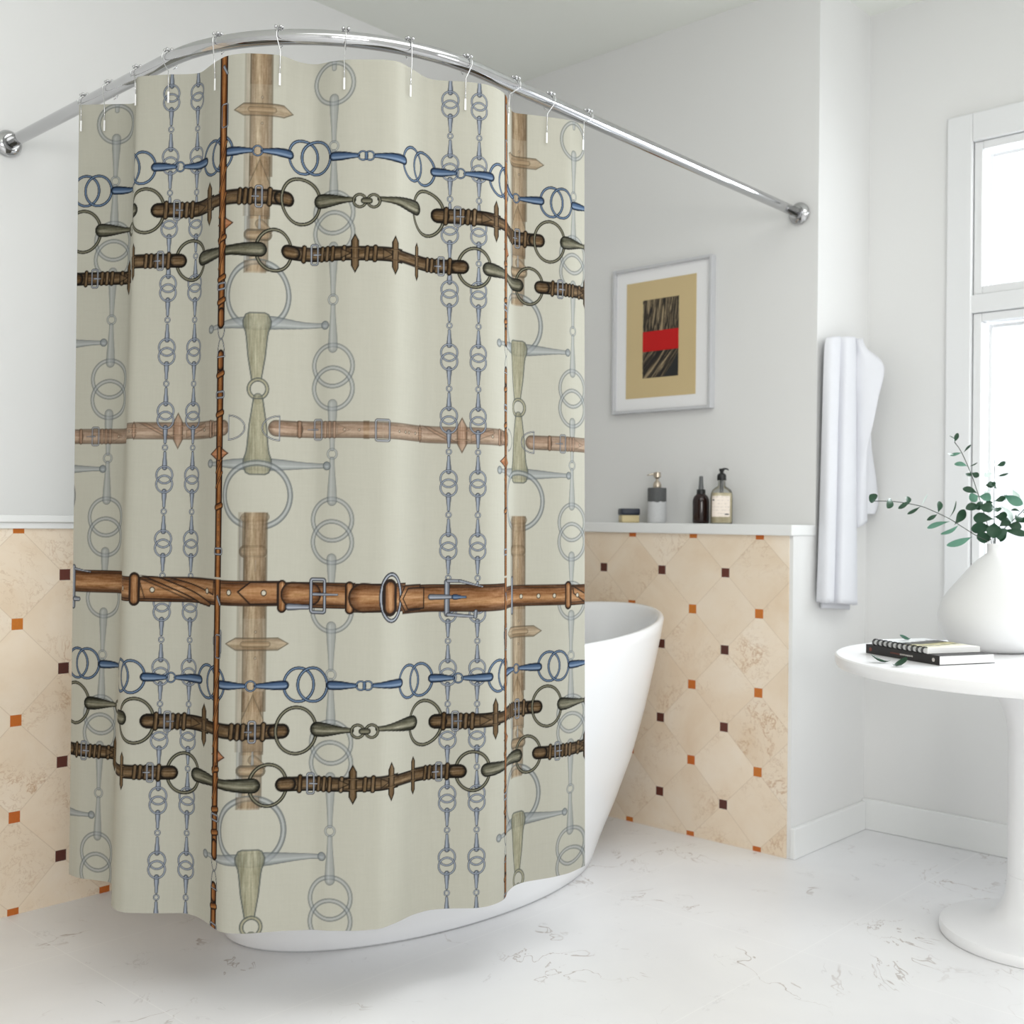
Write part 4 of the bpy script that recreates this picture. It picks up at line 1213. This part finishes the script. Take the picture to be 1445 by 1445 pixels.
# eucalyptus branches standing in the vase
STEMS= {'left': [(-0.0083, 0.0033), (-0.0192, 0.0111), (-0.0504, 0.0251), (-0.0909, 0.0494), (-0.1252, 0.0697), (-0.1689, 0.0891), (-0.1985, 0.1), (-0.2344, 0.1068), (-0.2781, 0.1118), (-0.3249, 0.1118)], 'up': [(-0.0036, 0.0033), (-0.013, 0.0376), (-0.0254, 0.0875), (-0.0395, 0.1374), (-0.0551, 0.1873), (-0.0785, 0.2435), (-0.0956, 0.2715)], 'mid': [(-0.0005, 0.0033), (-0.003, 0.0688), (-0.0048, 0.1436), (-0.0052, 0.2092), (-0.0052, 0.2419)], 'right': [(0.0011, 0.0033), (0.012, 0.0282), (0.037, 0.0532), (0.065, 0.0781), (0.09, 0.1031), (0.1087, 0.1312)]}
LEAVES= {'left': [((-0.3217, 0.1118), (-0.342, 0.1274), 0.0265, 0), ((-0.2812, 0.1212), (-0.2952, 0.0931), 0.0218, 0), ((-0.2344, 0.1031), (-0.2344, 0.1256), 0.0193, 0), ((-0.2297, 0.114), (-0.2625, 0.0931), 0.0125, 0), ((-0.1985, 0.1), (-0.1876, 0.1318), 0.0044, 2), ((-0.2001, 0.0994), (-0.2319, 0.0788), 0.01, 0), ((-0.1533, 0.0838), (-0.1465, 0.114), 0.0162, 0), ((-0.1549, 0.0797), (-0.182, 0.0635), 0.0106, 0), ((-0.1237, 0.0697), (-0.1078, 0.1156), 0.0041, 0), ((-0.1221, 0.061), (-0.1776, 0.0432), 0.0143, 1), ((-0.1081, 0.0532), (-0.0894, 0.0922), 0.0237, 0), ((-0.0972, 0.0532), (-0.1446, 0.0276), 0.0112, 1), ((-0.0613, 0.022), (-0.1309, -0.0014), 0.0193, 1)], 'up': [((-0.0956, 0.2715), (-0.0841, 0.2965), 0.0119, 0), ((-0.0956, 0.2722), (-0.1146, 0.2871), 0.0034, 0), ((-0.0728, 0.2444), (-0.0607, 0.2637), 0.0069, 0), ((-0.0785, 0.2435), (-0.105, 0.2366), 0.0087, 1), ((-0.0987, 0.2388), (-0.1174, 0.2403), 0.0044, 2), ((-0.0644, 0.207), (-0.0978, 0.2129), 0.0137, 1), ((-0.0597, 0.207), (-0.0426, 0.2169), 0.0037, 0), ((-0.0551, 0.192), (-0.0738, 0.1811), 0.0156, 0), ((-0.0541, 0.1904), (-0.0373, 0.1811), 0.0162, 0), ((-0.0404, 0.1368), (-0.0753, 0.1483), 0.0181, 0), ((-0.0379, 0.1296), (-0.0597, 0.1187), 0.0265, 1), ((-0.0363, 0.1281), (-0.013, 0.1187), 0.0281, 1), ((-0.0348, 0.1031), (-0.0738, 0.0953), 0.0225, 0), ((-0.0254, 0.1156), (-0.0488, 0.0953), 0.0218, 0)], 'mid': [((-0.0042, 0.2092), (-0.0223, 0.2148), 0.0044, 2), ((-0.002, 0.2076), (0.022, 0.2179), 0.0131, 0), ((-0.0005, 0.1805), (0.0239, 0.1879), 0.0062, 0), ((-0.0083, 0.1889), (-0.0363, 0.1811), 0.0137, 2), ((-0.0061, 0.153), (-0.0292, 0.1586), 0.0172, 0), ((-0.0061, 0.1546), (0.0001, 0.1546), 0.0181, 0), ((-0.0161, 0.1655), (-0.0161, 0.1499), 0.025, 0), ((-0.0098, 0.1468), (-0.0354, 0.1374), 0.0056, 2), ((-0.0042, 0.1156), (0.0198, 0.1265), 0.0162, 0), ((-0.0067, 0.1125), (-0.0239, 0.1125), 0.014, 0), ((-0.0036, 0.1), (-0.0473, 0.0969), 0.0265, 0), ((-0.0036, 0.0984), (0.0026, 0.0875), 0.0281, 0), ((-0.0036, 0.0688), (-0.0597, 0.0719), 0.0296, 0), ((-0.0036, 0.0438), (-0.0613, 0.0438), 0.0312, 0), ((-0.0036, 0.0282), (-0.0473, 0.0173), 0.0328, 0), ((-0.002, 0.0438), (0.0245, 0.022), 0.0343, 0), ((-0.003, 0.0594), (-0.0098, 0.0189), 0.0374, 0), ((-0.0023, 0.075), (0.0214, 0.0781), 0.0281, 0)], 'right': [((0.0338, 0.1187), (0.026, 0.1312), 0.0187, 1), ((0.0276, 0.1327), (0.0681, 0.1078), 0.0256, 1), ((0.0151, 0.1056), (0.051, 0.061), 0.0212, 2), ((0.0541, 0.1483), (0.065, 0.1187), 0.0156, 2), ((0.0713, 0.0891), (0.051, 0.0931), 0.0094, 0), ((0.0775, 0.0859), (0.0962, 0.0984), 0.0106, 0), ((0.0572, 0.0619), (0.0869, 0.0735), 0.0143, 0), ((0.037, 0.0532), (0.065, 0.047), 0.025, 0), ((0.0245, 0.0407), (0.0791, 0.0282), 0.0187, 0), ((0.0151, 0.0501), (0.0432, 0.0688), 0.0265, 0), ((0.0104, 0.0282), (0.026, 0.0189), 0.0281, 0), ((0.065, 0.0781), (0.0526, 0.0625), 0.0218, 0), ((0.09, 0.1031), (0.1103, 0.0937), 0.0187, 0), ((0.09, 0.1031), (0.0806, 0.1187), 0.0172, 1), ((0.1087, 0.1312), (0.1149, 0.1499), 0.0187, 0), ((0.1087, 0.1312), (0.1274, 0.1281), 0.0187, 0)]}

RV, FV = Vector((.733, .680, 0)), Vector((-.680, .733, 0))
MOUTH = Vector((VC.x, VC.y, TZ + .2755))
def loc3(p, d=0.0):
    return MOUTH + RV * p[0] + Vector((0, 0, p[1])) + FV * d
BL = {'left': 'long eucalyptus branch reaching left from the white vase', 'up': 'eucalyptus branch rising to the upper left from the white vase', 'mid': 'upright eucalyptus branch in the middle of the white vase', 'right': 'eucalyptus branch leaning right from the white vase'}
DEP = {'left': -.02, 'up': .03, 'mid': -.01, 'right': .02}
def leaf(mb, b, t, w, tone, rr):
    b, t = Vector(b), Vector(t)
    L = (t - b).length
    ax = (t - b).normalized()
    view = Vector((2.81, -3.02, 1.0)) - b
    side = ax.cross(view).normalized()
    up = side.cross(ax).normalized()
    tilt = rr.uniform(-.5, .5)
    s2 = side * math.cos(tilt) + up * math.sin(tilt)
    u2 = s2.cross(ax).normalized()
    bend = rr.uniform(.08, .22) * L * rr.choice((-1, 1))
    rows = []
    prof = [(0, .04), (.10, .16), (.22, .42), (.36, .74), (.52, .96), (.66, 1.0), (.79, .88), (.90, .62), (.97, .32), (1.0, .03)]
    for s, h in prof:
        c = b + ax * (L * s) + u2 * (bend * math.sin(PI * s)) 
        rows.append([c + s2 * (w / 2 * h * e) + u2 * (abs(e) ** 2 * w * .10 * h) for e in (-1, -.5, 0, .5, 1)])
    mb.grid(rows, tone)
for key in ('left', 'up', 'mid', 'right'):
    rr = random.Random(hash(key) % 7 if False else {'left': 1, 'up': 2, 'mid': 3, 'right': 4}[key])
    st = STEMS[key]; n = len(st); d1 = DEP[key]
    root = tag(empty('eucalyptus_branch', MOUTH), BL[key], 'eucalyptus branch', 'eucalyptus branches in the white vase')
    pts = [(Vector((.004 * (1 if key in ('mid', 'right') else -1), .003 * (1 if d1 > 0 else -1), -.16)))]
    for i, p in enumerate(st):
        f = i / (n - 1)
        q = loc3(p, d1 * f) - MOUTH
        if i == 0:
            lim = .008
            q.x = max(-lim, min(lim, q.x)); q.y = max(-lim, min(lim, q.y))
        pts.append(q)
    MB().sweep([Vector(p) for p in dense([[tuple(p) for p in pts]] * 2, 6, 1)[0]], .0011, 8).obj('twig', M['stem'], root, smooth=True)
    fo = MB()
    def depth_of(p):
        best = min(range(n), key=lambda i: (st[i][0] - p[0]) ** 2 + (st[i][1] - p[1]) ** 2)
        return d1 * best / (n - 1)
    for b, t, w, tone in LEAVES[key]:
        d = depth_of(b)
        leaf(fo, loc3(b, d) - MOUTH, loc3(t, d + rr.uniform(-.025, .01)) - MOUTH, w, tone, rr)
    fo.obj('foliage', [M['leaf_dark'], M['leaf_light'], M['leaf_pale']], root, smooth=True)

# books on the table
ang = math.atan2(-.113, .233)
BK = Vector((1.540, -.326, TZ + .0005))
bk = tag(empty('paperback_book', BK, ang), 'thick black covered book lying flat under the spiral notebook', 'book', 'books on the round table')
BW, BD, BT = .259, .167, .0225
cv = MB()
cv.box((0, 0, 0), (BW, BD, .0012), .0004).box((0, 0, BT - .0012), (BW, BD, BT), .0004).box((0, -.0006, 0), (BW, .0012, BT), .0005)
cover_o = cv.obj('book_cover', M['book_black'], bk)
MB().box((.002, .0012, .0012), (BW - .0012, BD - .003, BT - .0012), .0005).obj('pages', M['paper'], bk)
ti = MB()
rr = random.Random(5)
x = .092
for k in range(15):                                   # small illegible lettering on the spine
    wl = rr.uniform(.0026, .0048)
    ti.box((x, -.00085, .0088 + rr.uniform(0, .0008)), (x + wl, -.0006, .0128), mi=0 if k < 6 else 1); x += wl + .0016
ti.obj('spine_lettering', [M['ink_red'], M['ink_pale']], cover_o)
em = MB().lathe([(.0046, 0), (.0046, .0003)], 24, mat=Matrix.Translation((.240, -.0006, .0112)) @ Matrix.Rotation(PI / 2, 4, 'X'))
em.obj('spine_emblem', M['ink_pale'], cover_o)
em = MB().lathe([(.0048, 0), (.0048, .0003)], 24, mat=Matrix.Translation((.018, -.0006, .0112)) @ Matrix.Rotation(PI / 2, 4, 'X'))
em.obj('spine_emblem', M['ink_red'], cover_o)

NB = BK + Vector((.026 * math.cos(ang) - (-.004) * 0, .026 * math.sin(ang), BT + .0004))
nb = tag(empty('spiral_notebook', NB, ang - .03), 'spiral bound notebook with a printed white cover on top of the black book', 'notebook', 'books on the round table')
NW, ND, NTK = .196, .158, .0135
MB().box((0, .004, 0), (NW, ND, NTK - .001), .0006).obj('pages', M['paper'], nb)
MB().box((0, .004, NTK - .0009), (NW, ND, NTK), .0003).obj('front_cover', M['nb_cover'], nb)
sp = MB()
for k in range(11):
    cx_ = .008 + (NW - .016) * k / 10
    for dx in (-.0022, .0022):
        sp.sweep([(cx_ + dx, .003 + .0088 * math.cos(t), NTK / 2 + .0006 + .0078 * math.sin(t)) for t in np.linspace(0, 2 * PI, 25)[:-1]], .0013, 6, closed=True)
sp.obj('spiral_binding', M['wire_black'], nb, smooth=True)

# loose leaves
def loose(name, loc, rz, L, w, label, tone, curl):
    mb_ = MB(); rows = []
    for s, h in [(0, .05), (.12, .22), (.3, .62), (.5, .95), (.68, 1.0), (.84, .78), (.95, .42), (1, .05)]:
        rows.append([(L * (s - .5), w / 2 * h * e, .0012 + curl * ((s - .35) ** 2) * L * 1.2 + abs(e) ** 2 * w * .22 * h) for e in (-1, -.5, 0, .5, 1)])
    mb_.grid(rows, 0)
    o_ = mb_.obj(name, M[tone], smooth=True)
    o_.location = loc; o_.rotation_euler = (0, 0, rz)
    return tag(o_, label, 'leaf', 'fallen eucalyptus leaves')
rv = math.atan2(.68, .733)
loose('fallen_leaf', (1.655, -.492, TZ + .0005), rv + PI - .30, .044, .025, 'dark green fallen leaf on the table, nearest its left edge', 'leaf_dark', .75)
loose('fallen_leaf', (1.716, -.528, TZ + .0005), rv + .45, .044, .024, 'dark green fallen leaf on the table, right of the other loose leaf', 'leaf_dark', .85)
loose('fallen_leaf', (1.632, -.300, TZ + BT + NTK + .0015), rv + PI + .5, .034, .022, 'pale green fallen leaf lying on the notebook cover', 'leaf_light', .8)

# ------------------------------------------------------------------ camera
cam_d = bpy.data.cameras.new('camera')
cam = bpy.data.objects.new('camera', cam_d); COL.objects.link(cam)
f_, roll, pitch, yaw = 1576.34, .0117, .0079, 2.3194
fw_ = Vector((math.cos(yaw) * math.cos(pitch), math.sin(yaw) * math.cos(pitch), math.sin(pitch)))
rt0 = Vector((math.sin(yaw), -math.cos(yaw), 0)); up0 = rt0.cross(fw_)
rt = rt0 * math.cos(roll) + up0 * math.sin(roll); up = -rt0 * math.sin(roll) + up0 * math.cos(roll)
cam.matrix_world = Matrix(((rt.x, up.x, -fw_.x, 2.8102), (rt.y, up.y, -fw_.y, -3.0197), (rt.z, up.z, -fw_.z, 1.0), (0, 0, 0, 1)))
cam_d.sensor_width = 36.0
cam_d.lens = f_ * 36.0 / 1445
cam_d.clip_start = .05
cam_d.dof.use_dof = True
cam_d.dof.focus_distance = 2.3
cam_d.dof.aperture_fstop = 4.5
scene.camera = cam

# ------------------------------------------------------------------ light
w = bpy.data.worlds.new('daylight'); scene.world = w
w.use_nodes = True
bg = next(n for n in w.node_tree.nodes if n.type == 'BACKGROUND')
bg.inputs[0].default_value = (.93, .96, 1.0, 1)
bg.inputs[1].default_value = 1.3
def area(name, loc, target, sx, sy, power, col=(1, 1, 1)):
    d = bpy.data.lights.new(name, 'AREA'); d.shape = 'RECTANGLE'; d.size = sx; d.size_y = sy; d.energy = power; d.color = col
    o_ = bpy.data.objects.new(name, d); COL.objects.link(o_)
    o_.location = loc
    o_.rotation_euler = (Vector(target) - Vector(loc)).to_track_quat('-Z', 'Y').to_euler()
    return o_
area('rear_window_light', (4.85, -4.05, 1.42), (0.2, -1.9, 1.35), 1.6, .95, 46, (1.0, .985, .955))
area('window_light', (2.12, YW + .45, 1.7), (1.9, -1.2, .0), 1.25, 1.3, 98, (.93, .965, 1.0))
area('side_window_light', (4.85, .02, 1.5), (1.1, -1.1, .9), .9, 1.2, 9, (1.0, .99, .97))
area('overhead_fill', (2.6, -1.9, HC - .05), (2.6, -1.9, 0), 2.0, 2.0, 23, (1, .995, .985))  # unseen overhead fill, added to brighten the floor and, by bounce, the ceiling
vs = scene.view_settings
vs.view_transform = 'Standard'
vs.look = 'None'
vs.exposure = 0.07
scene.cycles.use_denoising = True
scene.cycles.max_bounces = 10
scene.cycles.transparent_max_bounces = 12
scene.cycles.caustics_reflective = False
scene.cycles.caustics_refractive = False
